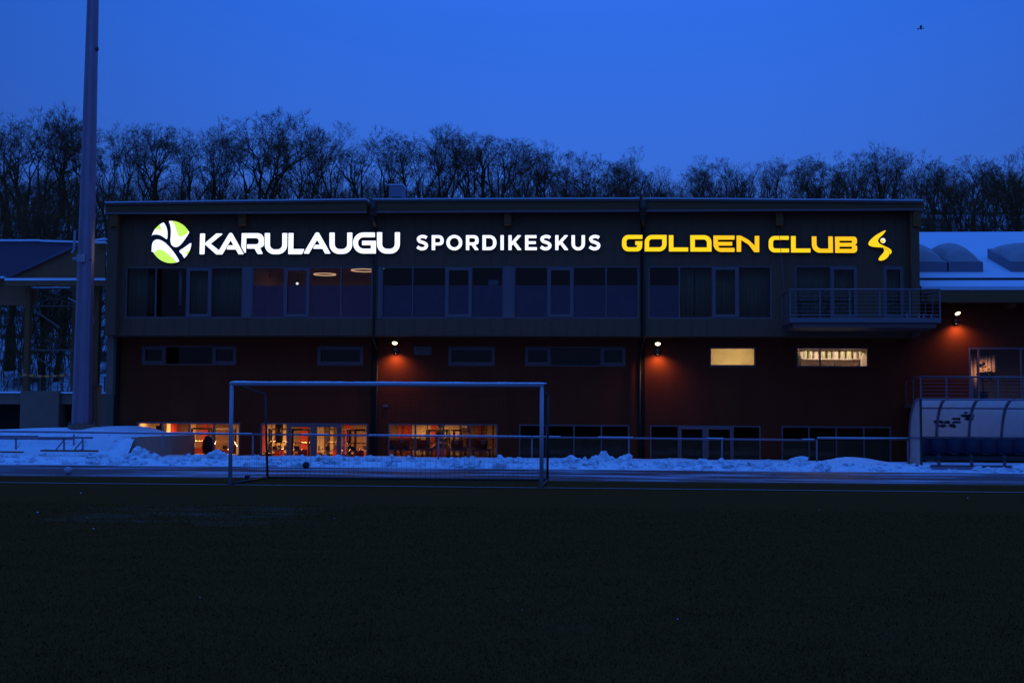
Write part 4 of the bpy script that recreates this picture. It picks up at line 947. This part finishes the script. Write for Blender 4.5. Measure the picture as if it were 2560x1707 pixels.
def K_(x0, x1): return rpoly([(x0, 268, 5), (x0+37, 268, 5), (x0+37, 345, 1), (x1-48, 268, 5), (x1-2, 268, 7), (x0+82, 347, 3), (x1, 440, 7), (x1-48, 440, 5), (x0+56, 372, 1), (x0+37, 391, 1), (x0+37, 440, 5), (x0, 440, 5)], *C_, SY)
add_letter(s2_, S_(97), [], 'signwhite')
add_letter(s2_, rpoly([(273, 268, 5), (412, 268, 62), (412, 386, 58), (313, 386, 1), (313, 440, 5), (273, 440, 5)], *C_, SY), [rpoly([(313, 302, 1), (374, 302, 26), (374, 353, 24), (313, 353, 1)], *C_, SY)], 'signwhite')
add_letter(s2_, pxy(ell(534, 354, 92, 89), *C_, SY), [pxy(ell(534, 354, 53, 54), *C_, SY)], 'signwhite')
add_letter(s2_, rpoly([(668, 268, 5), (814, 268, 60), (814, 370, 40), (772, 380, 10), (820, 440, 8), (772, 440, 5), (734, 384, 1), (707, 384, 1), (707, 440, 5), (668, 440, 5)], *C_, SY), [rpoly([(707, 302, 1), (775, 302, 26), (775, 351, 24), (707, 351, 1)], *C_, SY)], 'signwhite')
add_letter(s2_, rpoly([(858, 268, 5), (1020, 268, 86), (1020, 440, 86), (858, 440, 5)], *C_, SY), [rpoly([(898, 302, 1), (980, 302, 52), (980, 405, 52), (898, 405, 1)], *C_, SY)], 'signwhite')
add_letter(s2_, rpoly([(1066, 268, 5), (1104, 268, 5), (1104, 440, 5), (1066, 440, 5)], *C_, SY), [], 'signwhite')
add_letter(s2_, K_(1158, 1312), [], 'signwhite')
add_letter(s2_, rpoly([(1350, 268, 5), (1482, 268, 5), (1482, 302, 5), (1388, 302, 1), (1388, 338, 1), (1474, 338, 5), (1474, 370, 5), (1388, 370, 1), (1388, 406, 1), (1486, 406, 5), (1486, 440, 5), (1350, 440, 5)], *C_, SY), [], 'signwhite')
add_letter(s2_, S_(1521), [], 'signwhite'); add_letter(s2_, K_(1698, 1853), [], 'signwhite')
add_letter(s2_, rpoly([(1885, 268, 5), (1924, 268, 5), (1924, 408, 38), (2001, 408, 38), (2001, 268, 5), (2040, 268, 5), (2040, 443, 76), (1885, 443, 76)], *C_, SY), [], 'signwhite')
add_letter(s2_, S_(2084), [], 'signwhite')
D_ = ((1530, 530), 5.88); E_ = ((1900, 530), 5.88)
s3_ = sign('letter_sign', 'first yellow glowing word in wide square capitals, right part of the facade', 1560, 630)
for pts, hs, mm in (([(147, 338, 95), (447, 338, 3), (447, 398, 3), (212, 398, 38), (212, 520, 38), (362, 520, 25), (374, 487, 2), (342, 487, 3), (342, 430, 3), (447, 430, 3), (440, 580, 105), (147, 580, 95)], [], 'signyellow'),
                    ([(480, 338, 110), (803, 338, 4), (803, 580, 110), (480, 580, 4)], [[(545, 400, 42), (738, 400, 3), (738, 520, 45), (545, 520, 3)]], 'signyellow'),
                    ([(835, 342, 4), (903, 342, 4), (903, 522, 2), (1120, 522, 4), (1120, 581, 4), (837, 581, 4)], [], 'signyellow'),
                    ([(1150, 342, 4), (1463, 342, 105), (1463, 583, 4), (1153, 583, 4)], [[(1218, 405, 3), (1395, 405, 48), (1395, 522, 3), (1218, 522, 3)]], 'signyellow'),
                    ([(1490, 347, 4), (1802, 347, 4), (1800, 408, 4), (1557, 408, 2), (1557, 440, 2), (1767, 440, 4), (1767, 495, 4), (1562, 495, 2), (1572, 528, 28), (1802, 528, 4), (1802, 588, 4), (1492, 588, 115)], [], 'signamber'),
                    ([(1830, 348, 4), (1892, 348, 20), (2010, 412, 60), (2098, 495, 2), (2098, 352, 4), (2165, 352, 4), (2165, 591, 4), (2090, 591, 14), (2008, 480, 60), (1898, 413, 2), (1898, 586, 4), (1832, 586, 4)], [], 'signamber')):
    add_letter(s3_, rpoly(pts, *D_, SY), [rpoly(h, *D_, SY) for h in hs], mm)
s4_ = sign('letter_sign', 'second yellow glowing word in wide square capitals, beside the figure emblem', 1930, 632)
for pts, hs, mm in (([(127, 353, 90), (423, 353, 3), (423, 410, 3), (192, 410, 35), (192, 537, 35), (427, 537, 3), (427, 594, 3), (127, 595, 90)], [], 'signyellow'),
                    ([(455, 355, 4), (525, 355, 4), (525, 537, 2), (742, 537, 4), (742, 596, 4), (457, 596, 4)], [], 'signyellow'),
                    ([(760, 360, 4), (830, 360, 4), (832, 540, 72), (1005, 540, 3), (1003, 360, 4), (1070, 360, 4), (1073, 600, 4), (765, 600, 130)], [], 'signamber'),
                    ([(1102, 363, 4), (1425, 363, 60), (1425, 462, 25), (1395, 480, 4), (1428, 498, 25), (1428, 602, 60), (1105, 602, 4)], [[(1168, 423, 3), (1355, 423, 15), (1355, 453, 15), (1168, 453, 3)], [(1168, 510, 3), (1355, 510, 15), (1355, 542, 15), (1168, 542, 3)]], 'signamber')):
    add_letter(s4_, rpoly(pts, *E_, SY), [rpoly(h, *E_, SY) for h in hs], mm)
em = sign('emblem_sign', 'yellow glowing emblem of a bending figure with a round head, right end of the signs', 2200, 650)
def cm(pts, o, s, Y, k=6): return pxy(catmull(pts, True, k), o, s, Y)
add_letter(em, cm([(1846, 271), (1780, 298), (1700, 345), (1640, 395), (1602, 440), (1595, 478), (1620, 500), (1670, 513), (1730, 518), (1805, 524), (1856, 540), (1890, 565), (1906, 598), (1917, 622), (1934, 592), (1926, 558), (1888, 530), (1830, 502), (1775, 475), (1740, 445), (1737, 412), (1760, 378), (1803, 338), (1835, 298)], *E_, SY), [], 'signyellow', 'figure_body')
add_letter(em, cm([(1816, 536), (1826, 562), (1815, 596), (1780, 636), (1746, 682), (1745, 705), (1766, 715), (1806, 711), (1856, 685), (1893, 642), (1903, 604), (1888, 570), (1852, 545)], *E_, SY), [], 'signyellow', 'figure_leg')
add_letter(em, pxy(ell(1807, 422, 38, 37), *E_, SY), [], 'signwhite', 'figure_head')
MB().glyph(pxy(ell(1799, 428, 27, 27), *E_, SY-.004), [], SY-.004, SY-.0005).build('head_disc', M['signyellow'], em)
lg = sign('ball_logo_sign', 'round green and white glowing ball logo left of the words', 425, 650)
cxp, cyp, rxp, ryp = 469, 520, 351, 365
MB().glyph(pxy(ell(cxp, cyp, rxp+3, ryp+3, n=64), *A, UF-.08), [], UF-.08, UF-.03).build('backing_disc', M['panelblack'], lg)
def arc(a0, a1, n=10): return [(cxp+rxp*math.cos(math.radians(a0+(a1-a0)*k/n)), cyp+ryp*math.sin(math.radians(a0+(a1-a0)*k/n))) for k in range(n+1)]
def cl(pts, k=6): return [tuple(v) for v in catmull(pts, False, k)]
LA = arc(198, 248)+cl([(350, 195), (385, 255), (404, 330), (407, 400), (402, 455), (388, 470), (345, 440), (275, 402), (215, 390), (160, 395), (128, 410)])
LB = arc(264, 333)+cl([(765, 385), (740, 425), (680, 510), (620, 578), (565, 606), (515, 600), (475, 565), (457, 500), (462, 420), (466, 330), (456, 240), (435, 175)])
LC = cl([(132, 688), (135, 600), (150, 530), (190, 487), (240, 477), (300, 493), (370, 537), (450, 617), (530, 715), (604, 832)])+arc(67, 152)
LD = arc(3, 50)+cl([(660, 735), (612, 676), (690, 620), (790, 545)])
for pts in (LA, LB, LC, LD): add_letter(lg, pxy(pts, *A, SY), [], 'signwhite', 'ball_panel')
GA = arc(218, 236)+cl([(280, 235), (292, 275), (293, 318), (250, 304), (205, 298)])
GB = arc(273, 327)+cl([(752, 368), (700, 402), (640, 427), (602, 420), (578, 372), (552, 290), (522, 212), (500, 175)])
GC = cl([(172, 728), (198, 680), (240, 655), (290, 652), (350, 675), (430, 738), (500, 798), (552, 850)])+arc(76, 146)
GD = arc(24, 37)+cl([(738, 728), (720, 692)])
for pts in (GA, GB, GC, GD): MB().glyph(pxy(pts, *A, SY-.004), [], SY-.004, SY-.0005).build('green_patch', M['signgreen'], lg)

# ------------------------------------------------------------------ floodlight mast
MY = 48.5
xb, zb = PY(204, 1062, MY); xt, zt = PY(234, -40, MY)
t = thing('floodlight_mast', 'tall tapered galvanised floodlight mast rising out of the top of the photo', 'mast', (xb, MY, zb))
mH = zt-zb+6; n = 12; MB().tube((xb, MY, zb+.05), (xt, MY, zb+mH), .375, .16, 12, True).build('pole', M['mast'], t)
MB().tube((xb, MY, zb-.25), (xb, MY, zb+.03), .50, .50, 20).build('base_plate', M['concrete'], t)
m = MB(); xa = X(192, MY, 620)
m.tube((X(196, MY, 590), MY-.34, Z(580, MY, 196)), (X(195, MY, 590), MY-.34, Z(628, MY, 196)), .05, .05, 8); m.tube((X(195, MY, 590), MY-.34, Z(628, MY, 196)), (X(190, MY, 590), MY-.36, Z(636, MY, 196)), .05, .05, 8)
m.build('conduit', M['white'], t)
x, z = PY(202, 645, MY-.45); MB().box(x-.13, x+.13, MY-.55, MY-.36, z-.15, z+.14).tube((x-.13, MY-.45, z-.03), (x-.3, MY-.5, z-.03), .035, .05, 8).build('junction_box', M['white'], t)
x, z = PY(225, 649, MY-.4); MB().blob((x, MY-.36, z), .05, rough=0).build('hook', M['black'], t)
x, z = PY(246, 125, MY); MB().blob((x, MY-.1, z), .07, (.8, 1, 1.3), .1).build('hook', M['black'], t)
for k in range(8): a = k*.785; MB().tube((xb+.47*math.cos(a), MY+.47*math.sin(a), zb+.06), (xb+.47*math.cos(a), MY+.47*math.sin(a), zb+.12), .03, .03, 6).build('bolt', M['steel'], t)
x, z = PY(235, 1010, MY+.4); tag(MB().box(x-.13, x+.13, MY+.5, MY+.8, 1.2, Z(965, MY+.5, 235)).box(x-.15, x+.15, MY+.48, MY+.82, Z(965, MY+.5, 235)+.001, Z(965, MY+.5, 235)+.04).build('cable_cabinet', M['palewood']), 'narrow pale cable cabinet just right of the mast foot', 'cabinet')

# ------------------------------------------------------------------ left shelter building
LS = 57.0
sh_ = thing('open_shelter', 'open timber and steel shelter on a concrete base at the left edge', 'shelter', (X(60, LS, 1000), LS, 0))
cz = Z(983, LS, 100)
l0, l1 = X(-260, LS, 1000), X(300, LS, 1000)
cb = wall(l0, l1, 0, cz, LS, LS+4, [(X(-150, LS, 1000), X(56, LS, 1000), .5, Z(1010, LS, 30)), (X(153, LS, 1000), X(181, LS, 1000), .5, Z(1010, LS, 170))])
cb.build('concrete_base', M['concrete'], sh_)
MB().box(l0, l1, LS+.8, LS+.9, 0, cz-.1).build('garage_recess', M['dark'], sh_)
MB().box(X(57, LS, 1000), X(153, LS, 1000), LS-.25, LS-.002, 0, Z(977, LS, 100)).build('concrete_base', M['concrete'], sh_)
MB().box(l0, l1, LS-.1, LS+4, cz+.001, cz+.07).build('snow_cover', M['snow'], sh_)
zr = Z(698, LS, 130)
for a, b in ((57, 69), (231, 243)):
    MB().box(X(a, LS, 870), X(b, LS, 870), LS+.1, LS+.4, cz+.075, zr).build('post', M['brownwood'], sh_)
for a in (-60, 180): MB().box(X(a, LS+3.6, 870), X(a+10, LS+3.6, 870), LS+3.5, LS+3.75, cz+.075, zr).build('post', M['brownwood'], sh_)
bm_ = MB(); bm_.box(X(15, LS-.3, 700), X(266, LS-.3, 700), LS-.4, LS-.2, Z(702, LS-.3, 130)-.22, Z(702, LS-.3, 130)); eb = bm_.build('eave_beam', M['palewood'], sh_)
MB().box(X(15, LS-.3, 700), X(266, LS-.3, 700), LS-.45, LS-.15, Z(702, LS-.3, 130)+.001, Z(696, LS-.3, 130)).build('snow_strip', M['snow'], eb)
# gable boarding and the blue roof plane left of it
g = MB(); pts = [(12, 702), (70, 672), (190, 614), (262, 606), (262, 702)]
g.glyph([PY(a, b, LS+.3) for a, b in pts], [], LS+.3, LS+.45); g.build('gable_boarding', M['palewood'], sh_)
g = MB(); q = [PY(a, b, LS+.1) for a, b in ((-200, 606), (60, 601), (190, 603), (192, 616), (20, 694), (-200, 694))]
g.glyph([(a, b) for a, b in q], [], LS+.1, LS+.22); rfp = g.build('roof', M['bluemetal'], sh_)
m = MB()
for k in range(22):
    py = 610+k*3.9; xr = 188-(k*3.9)*2.05
    x0, z0 = PY(-200, py, LS+.1); x1, z1 = PY(max(xr, 24), py+.3, LS+.1); m.box(x0, x1, LS+.075, LS+.098, z0-.012, z0+.012)
m.build('roof_seam', M['bluemetal'], rfp)
for (a, ya, b, yb2) in ((-200, 602, 100, 601), (100, 602, 196, 605), (233, 606, 264, 606), (-200, 695, 12, 693), (233, 602, 264, 597)):
    x0, z0 = PY(a, ya, LS); x1, z1 = PY(b, yb2, LS); MB().bar((x0, LS+.05, z0), (x1, LS+.05, z1), .3, .07).build('snow_strip', M['snow'], rfp)
g = MB(); g.glyph([PY(a, b, LS+.5) for a, b in ((-200, 700), (75, 700), (72, 715), (95, 725), (92, 765), (70, 765), (20, 762), (-200, 765))], [], LS+.5, LS+.6); g.build('side_boarding', M['palewood'], sh_)
g = MB(); g.glyph([PY(a, b, LS+.5) for a, b in ((140, 704), (215, 704), (215, 735), (190, 735), (165, 722))], [], LS+.5, LS+.6); g.build('side_boarding', M['palewood'], sh_)
for (a, ya, b, yb2, w_, nm, mt_) in ((75, 722, 176, 721, .08, 'rail', 'darkframe'), (72, 765, 230, 765, .05, 'rail', 'darkframe'), (78, 875, 230, 875, .07, 'rail', 'darkframe'), (85, 775, 150, 820, .06, 'brace', 'darkframe'), (72, 765, 130, 745, .03, 'brace', 'darkframe'), (105, 738, 190, 760, .03, 'brace', 'darkframe'), (82, 885, 120, 912, .04, 'brace', 'darkframe'), (150, 745, 230, 725, .03, 'brace', 'darkframe'), (170, 745, 190, 755, .05, 'brace', 'white')):
    x0, z0 = PY(a, ya, LS+.3); x1, z1 = PY(b, yb2, LS+.3); MB().bar((x0, LS+.3, z0), (x1, LS+.3, z1), w_, w_).build(nm, M[mt_], sh_)
MB().bar((X(75, LS+.3, 720), LS+.28, Z(720, LS+.3, 120)+.02), (X(176, LS+.3, 720), LS+.28, Z(720, LS+.3, 120)+.02), .1, .04).build('snow_strip', M['snow'], sh_)
# mesh fence and barrier tape above the base
fn = thing('mesh_fence', 'low dark mesh fence on the concrete base of the left shelter', 'fence', (X(60, LS+.6, 960), LS+.6, cz))
fa, fb2 = X(-60, LS+.6, 960), X(262, LS+.6, 960); z0, z1 = cz+.07, Z(940, LS+.6, 100)
for k in range(7): x = fa+(fb2-fa)*k/6; MB().box(x-.03, x+.03, LS+.57, LS+.63, z0, z1).build('post', M['darkframe'], fn)
m = MB(); x = fa
while x < fb2: m.box(x, x+.008, LS+.596, LS+.604, z0, z1-.02); x += .12
for k in range(4): zz = z0+(z1-z0)*k/3.2; m.box(fa, fb2, LS+.585, LS+.593, zz, zz+.02)
m.build('mesh', M['darkframe'], fn)
tp = thing('barrier_tape', 'red and yellow striped barrier tape stretched across the left shelter', 'tape', (X(58, LS+.2, 935), LS+.05, Z(935, LS, 100)))
mr_ = MB(); ids = []
for k in range(12):
    a = 56+k*9.4; x0, z0 = PY(a, 935, LS+.05); x1, z1 = PY(a+9.4, 935, LS+.05); zz = Z(937, LS+.05, 100)-.06*math.sin(k/11*3.1416)
    mr_.box(x0, x1, LS+.05, LS+.055, zz-.05, zz+.05); ids += [k % 2]*6
o = mr_.build('tape_strip', [M['tape_yellow'], M['tape_red']], tp)
for p, k in zip(o.data.polygons, ids): p.material_index = k
# concrete block right of the mast
x0, x1 = X(232, 55.5, 1020), X(299, 55.5, 1020)
tag(MB().box(x0, x1, 55.4, 56.8, .5, Z(985, 55.4, 260)).box(X(290, 55.4, 1000), X(300, 55.4, 1000), 55.2, 55.399, .5, Z(1000, 55.4, 260)).build('concrete_abutment', M['concrete']), 'bare concrete block between the mast foot and the red wall', 'concrete block')
# retaining wall and frame in front of the embankment
rw_ = MB().box(WX1-.12, WX1+.12, WYN, RW-.02, -1, .93).build('retaining_wall', M['concrete_pale']); tag(rw_, 'short concrete retaining wall holding the snowy bank before the leftmost gym window', 'wall')
MB().box(WX1-.12, WX1+.10, WYN+.01, RW-.03, .932, .965).build('snow_strip', M['snow'], rw_)
FYY = 45.9
def fp(px, py): x, z = PY(px, py, FYY); return (x, FYY, z)
fr_ = thing('board_frame', 'empty low metal frame of a sideline board before the left snow bank', 'board frame', (X(160, FYY, 1130), FYY, .2))
MB().bar(fp(-60, 1091), fp(95, 1092), .06, .09).bar(fp(95, 1094), fp(232, 1094), .05, .07).bar(fp(-60, 1096), fp(186, 1098), .05, .05).build('top_rail', M['galv'], fr_)
for px in (40, 160, 207): MB().bar(fp(px, 1096), fp(px, 1124), .05, .05).build('leg', M['galv'], fr_)
for a, b in ((158, 140), (205, 187)): MB().bar(fp(a, 1102), fp(b, 1124), .04, .04).build('brace', M['galv'], fr_)
MB().bar(fp(-60, 1128), fp(55, 1130), .3, .05).bar(fp(105, 1126), fp(243, 1127), .3, .06).build('foot_board', M['brownwood'], fr_)

# ------------------------------------------------------------------ spectator rail
RY = 47.0
rl = thing('spectator_rail', 'long tubular steel handrail between the track and the building', 'railing', (X(1280, RY), RY, 0))
zr_ = lambda px: Z(1092, RY, 1280)
zR = Z(1092, RY, 1280)
def seg_rail(pa, pb, za, zb_, nm='rail'):
    o = MB().tube((X(pa, RY, 1090), RY, za), (X(pb, RY, 1090), RY, zb_), .036, .036, 10).build(nm, M['galv'], rl, True)
    k = MB(); xa, xb = X(pa, RY, 1090), X(pb, RY, 1090); x = xa
    while x < xb-.1:
        e = min(xb-.03, x+R2.uniform(.3, 1.6)); zz = za+(zb_-za)*(x-xa)/(xb-xa)
        if R2.random() < .6: MB().tube((x, RY, zz+.030), (e, RY, za+(zb_-za)*(e-xa)/(xb-xa)+.030), .018, .018, 6).build('snow_strip', M['snow'], o)
        x = e+.02
seg_rail(-200, 632, zR+.08, zR+.03); seg_rail(633, 1330, zR+.03, zR); seg_rail(1331, 2038, zR, zR-.035); seg_rail(2043, 2272, zR+.03, zR+.03)
for px in (-46, 184, 407, 632, 860, 1096, 1330, 1572, 1805, 2042, 2270):
    x = X(px, RY, 1120); MB().tube((x, RY, -.1), (x, RY, zR-.01), .032, .032, 8).build('post', M['galv'], rl, True)

# ------------------------------------------------------------------ goal
gl0, gl1 = PG(577, 1213), PG(1353, 1225)
gy_ = 31.45; gxa, gxb = X(577, gy_, 1100), X(1354, gy_, 1100); gt = Z(955, gy_, 965)
goal = thing('football_goal', 'white football goal with snow on its crossbar, standing on the goal line', 'football goal', ((gxa+gxb)/2, gy_, 0))
for x in (gxa, gxb): MB().tube((x, gy_, 0), (x, gy_, gt-.061), .049, .049, 16).build('post', M['white'], goal, True)
cbz = gt-.06
cb = MB().tube((gxa-.049, gy_, cbz), (gxb+.049, gy_, cbz), .052, .052, 16).build('crossbar', M['white'], goal, True)
m = MB(); x = gxa
while x < gxb:
    e = min(gxb, x+.25); h = .014+.012*abs(nf(x, 1, 1.3)); m.blob(((x+e)/2, gy_, cbz+.042), .19, (1, .30, h/.13), .1, int(x*9), (10, 6)); x += .15
m.build('snow_strip', M['snow'], cb, True)
gd = 2.0; bxs = (gxa, gxb)
m = MB(); m.tube((gxa, gy_, .05), (gxa, gy_+gd*1.8, .05), .03, .03, 8); m.tube((gxb, gy_, .05), (gxb, gy_+gd*1.8, .05), .03, .03, 8); m.tube((gxa, gy_+gd*1.8, .05), (gxb, gy_+gd*1.8, .05), .03, .03, 8)
m.build('ground_frame', M['black'], goal, True)
wy = gy_+gd*1.8
for k, x in enumerate((gxa, gxb)):
    s = 1 if k == 0 else -1
    m = MB(); m.tube((x, wy, .05), (x-.02*s, wy-.3, 2.3), .034, .026, 8); m.tube((x, gy_, gt-.05), (x, wy-.3, 2.3), .018, .018, 6); m.build('net_support', M['black'], goal, True)
def netgrid(P00, P10, P01, P11, nu, nv, r=.0022):
    m = MB(); P00, P10, P01, P11 = map(Vector, (P00, P10, P01, P11))
    def pt(u, v):
        p = (P00*(1-u)+P10*u)*(1-v)+(P01*(1-u)+P11*u)*v; return p+Vector((0, .06*math.sin(u*9)*math.sin(v*3.1), -.05*math.sin(math.pi*v)*abs(math.sin(u*11))))
    for i in range(nu+1):
        for j in range(nv): m.tube(pt(i/nu, j/nv), pt(i/nu, (j+1)/nv), r, r, 3, False)
    for j in range(nv+1):
        for i in range(nu): m.tube(pt(i/nu, j/nv), pt((i+1)/nu, j/nv), r, r, 3, False)
    return m
nn = netgrid((gxa, wy, .06), (gxb, wy, .06), (gxa, wy-.3, 2.28), (gxb, wy-.3, 2.28), 58, 14, .0024)
n2 = netgrid((gxa, gy_, gt-.06), (gxb, gy_, gt-.06), (gxa, wy-.3, 2.28), (gxb, wy-.3, 2.28), 58, 12, .0010); b = len(nn.v); nn.v += n2.v; nn.f += [tuple(i+b for i in f) for f in n2.f]
for x in (gxa, gxb):
    n2 = netgrid((x, gy_, .06), (x, wy, .06), (x, gy_, gt-.06), (x, wy-.3, 2.28), 16, 12, .0018); b = len(nn.v); nn.v += n2.v; nn.f += [tuple(i+b for i in f) for f in n2.f]
nn.build('net', M['net'], goal)
x, y = PG(617, 1199); m = MB().tube((x, y-.03, .07), (x, y+.03, .07), .06, .06, 18); m.build('transport_wheel', M['rubber'], goal, True)
MB().tube((x, y, .1), (X(626, y, 1190), y, .12), .03, .03, 8).build('wheel_fork', M['steel'], goal)

# balls
def ball(px, py, r, label, mt, mt2):
    x, y = PG(px, py, r); t = thing('ball', label, 'ball', (x, y, .02))
    m = MB().blob((x, y, r+.008), r, rough=0, sub=(24, 16)); m.build('ball_shell', M[mt], t, True)
    k = MB()
    for i in range(12):
        g_ = math.acos(1-2*(i+.5)/12); ph = i*2.4; c = Vector((math.sin(g_)*math.cos(ph), math.sin(g_)*math.sin(ph), math.cos(g_)))
        a = c.orthogonal().normalized(); b2 = c.cross(a); cc = Vector((x, y, r+.008))
        k.poly([tuple(cc+(c+(a*math.cos(j*1.2566)+b2*math.sin(j*1.2566))*.36).normalized()*r*1.012) for j in range(5)])
    k.build('patches', M[mt2], t)
ball(170, 1177, .115, 'white and dark football lying on the wet track at the left', 'white', 'black')
ball(765, 1163, .115, 'black ball lying on the track seen through the goal net', 'rubber', 'black')

# ------------------------------------------------------------------ dugout
DY = 45.4
dg = thing('dugout', 'curved polycarbonate team shelter with a row of blue seats at the right edge', 'dugout', (X(2303, DY), DY, .1))
da, db = X(2303, DY, 1080), 18.5
dz0, dzt = Z(1172, DY, 2303), Z(996, DY, 2330); DD = 1.75
def prof(u):                                            # front top edge over and down the back
    pts = [(.10, dzt-.015), (.45, dzt+.0), (.85, dzt-.10), (1.25, dzt-.38), (1.52, dzt-.80), (1.68, dzt-1.35), (DD, dzt-2.05)]
    c = catmull([(a, b) for a, b in pts], False, 4); return [(DY+p[0], p[1]) for p in c]
pr = prof(0)
zsplit = Z(1093, DY+1.6, 2400)
for nm, mtn, cond in (('back_sheet', 'poly', lambda z: True),):
    m = MB(); step = (db-da)/40
    top = [p for p in pr if p[1] > zsplit-.12]
    for i in range(41):
        for (y, z) in top: m.v.append((da+i*step, y, z))
    q = len(top)
    for i in range(40):
        for j in range(q-1): a = i*q+j; m.f.append((a, a+1, a+q+1, a+q))
    sht = m.build(nm, M[mtn], dg, True)
m = MB().box(da+.02, db, DY+DD-.14, DY+DD-.11, dz0+.38, zsplit+.02); m.build('lower_back_panel', M['blueseat'], dg)
x = da; i = 0
pitch_r = .56*2
while x < db:
    m = MB()
    for (y0, z0), (y1, z1) in zip(pr, pr[1:]): m.bar((x, y0-.04, z0-.03), (x, y1-.04, z1-.03), .085, .06)
    m.build('rib', M['galv'], dg); x += pitch_r if i else 0.92; i += 1
for (yy, zz) in ((pr[0][0], pr[0][1]), min(pr, key=lambda p: abs(Z(1022, p[0], 2400)-p[1])), (DY+1.62, zsplit)): MB().box(da, db, yy-.06, yy-.03, zz-.05, zz).build('purlin', M['galv'], dg)
MB().box(da-.03, da+.03, DY-.02, DY+.04, dz0, dzt).build('front_post', M['black'], dg)
side = [(DY+.05, dz0+.15)]+[(DY+.05, dzt-.05)]+pr[2:]+[(DY+DD, dz0+.1)]
m = MB(); m.v = [(da, y, z) for y, z in side]+[(da+.012, y, z) for y, z in side]; k = len(side); m.f = [tuple(range(k)), tuple(range(k, 2*k))[::-1]]+[(i, (i+1) % k, k+(i+1) % k, k+i) for i in range(k)]
m.build('side_sheet', M['poly'], dg)
m = MB(); 
for (y0, z0), (y1, z1) in zip(side, side[1:]): m.bar((da-.02, y0, z0), (da-.02, y1, z1), .035, .035)
m.bar((da-.02, DY, Z(1095, DY, 2300)), (da-.02, DY+1.6, Z(1095, DY, 2300)), .035, .035).build('side_frame', M['galv'], dg)
MB().box(da, db, DY-.05, DY+.07, dz0-.02, dz0+.09).box(da, db, DY+1.3, DY+1.38, dz0, dz0+.1).build('base_beam', M['galv'], dg)
x = da+.9
while x < db: MB().bar((x, DY+1.25, dz0+.02), (x-.10, DY+.95, dz0+.45), .11, .07).build('strut', M['galv'], dg); x += 1.12
MB().box(da+.05, db, DY+.95, DY+1.05, dz0+.28, dz0+.42).build('seat_beam', M['black'], dg)
proto_seat = None; i = 0; x = da+.33
while x < db:
    m = MB(); nseg = 8; zt_ = Z(1094, DY+1.35, 2400); zs = Z(1132, DY+1.0, 2400)
    for k in range(nseg+1):
        u = k/nseg*2-1; xx_ = x+u*.27; cy = .06*(u*u)
        m.v += [(xx_, DY+.85-cy*.3, zs-.01+cy*.6), (xx_, DY+1.2-cy, zs-.03+cy), (xx_*1+0, DY+1.32-cy*2, zt_-.03*u*u*2)]
    for k in range(nseg): a = k*3; m.f += [(a, a+3, a+4, a+1), (a+1, a+4, a+5, a+2)]
    b = len(m.v); m.v += [(v[0], v[1]+.02, v[2]-.02) for v in m.v]; m.f += [tuple(b+i2 for i2 in f[::-1]) for f in m.f]
    m.build('seat', M['blueseat'], dg, True); x += .56; i += 1
m = MB(); R6 = random.Random(4)
for i in range(26):
    px = R6.uniform(2338, 2430); py = R6.gauss(1058 if px < 2380 else 1052, 5)
    if 2430 > px > 2400: py = R6.gauss(1042+0*px, 4)
    # find the sheet point along the ray
    yb_, zb_ = min(pr, key=lambda p: abs(PY(px, py, p[0])[1]-p[1])); xx_ = X(px, yb_-.02, py)
    m.blob((xx_, yb_-.03, zb_), R6.uniform(.03, .075), (1.6, .12, .8), .7, i, (8, 5))
m.build('dark_stain', M['soot'], dg)
m = MB()
for i in range(18): m.blob((R2.uniform(da, da+5), DY-.2+R2.gauss(0, .12), dz0-.06), R2.uniform(.05, .13), (1.5, 1, .6), .5, i, (8, 5))
o = m.build('snow_heap', M['snow_dirty']); o['kind'] = 'stuff'

# ------------------------------------------------------------------ bird
x, z = PY(2302, 73, 70); t = thing('bird', 'tiny dark bird flying high at the upper right', 'bird', (x, 70, z))
m = MB().blob((x, 70, z), .045, (1.6, .8, .7), .02, 1, (12, 8)); m.tube((x-.1, 70, z), (x-.22, 70, z+.02), .045, .01, 8); m.blob((x+.12, 70, z+.03), .04, rough=0, sub=(10, 8)); m.tube((x+.15, 70, z+.03), (x+.19, 70, z+.025), .012, .002, 6)
m.build('body', M['black'], t, True)
for s in (-1, 1): MB().poly([(x+.05, 70+.03*s, z+.03), (x-.06, 70+.03*s, z+.03), (x-.1, 70+.22*s, z+.12), (x+.02, 70+.24*s, z+.13)]).build('wing', M['black'], t)
for o in list(bpy.data.objects):
    if o.type == 'MESH' and o.name.split('.')[0] in ('letter', 'figure_body', 'figure_leg', 'figure_head', 'head_disc', 'green_patch', 'ball_panel', 'backing_disc', 'gable_boarding'): fix_normals(o)
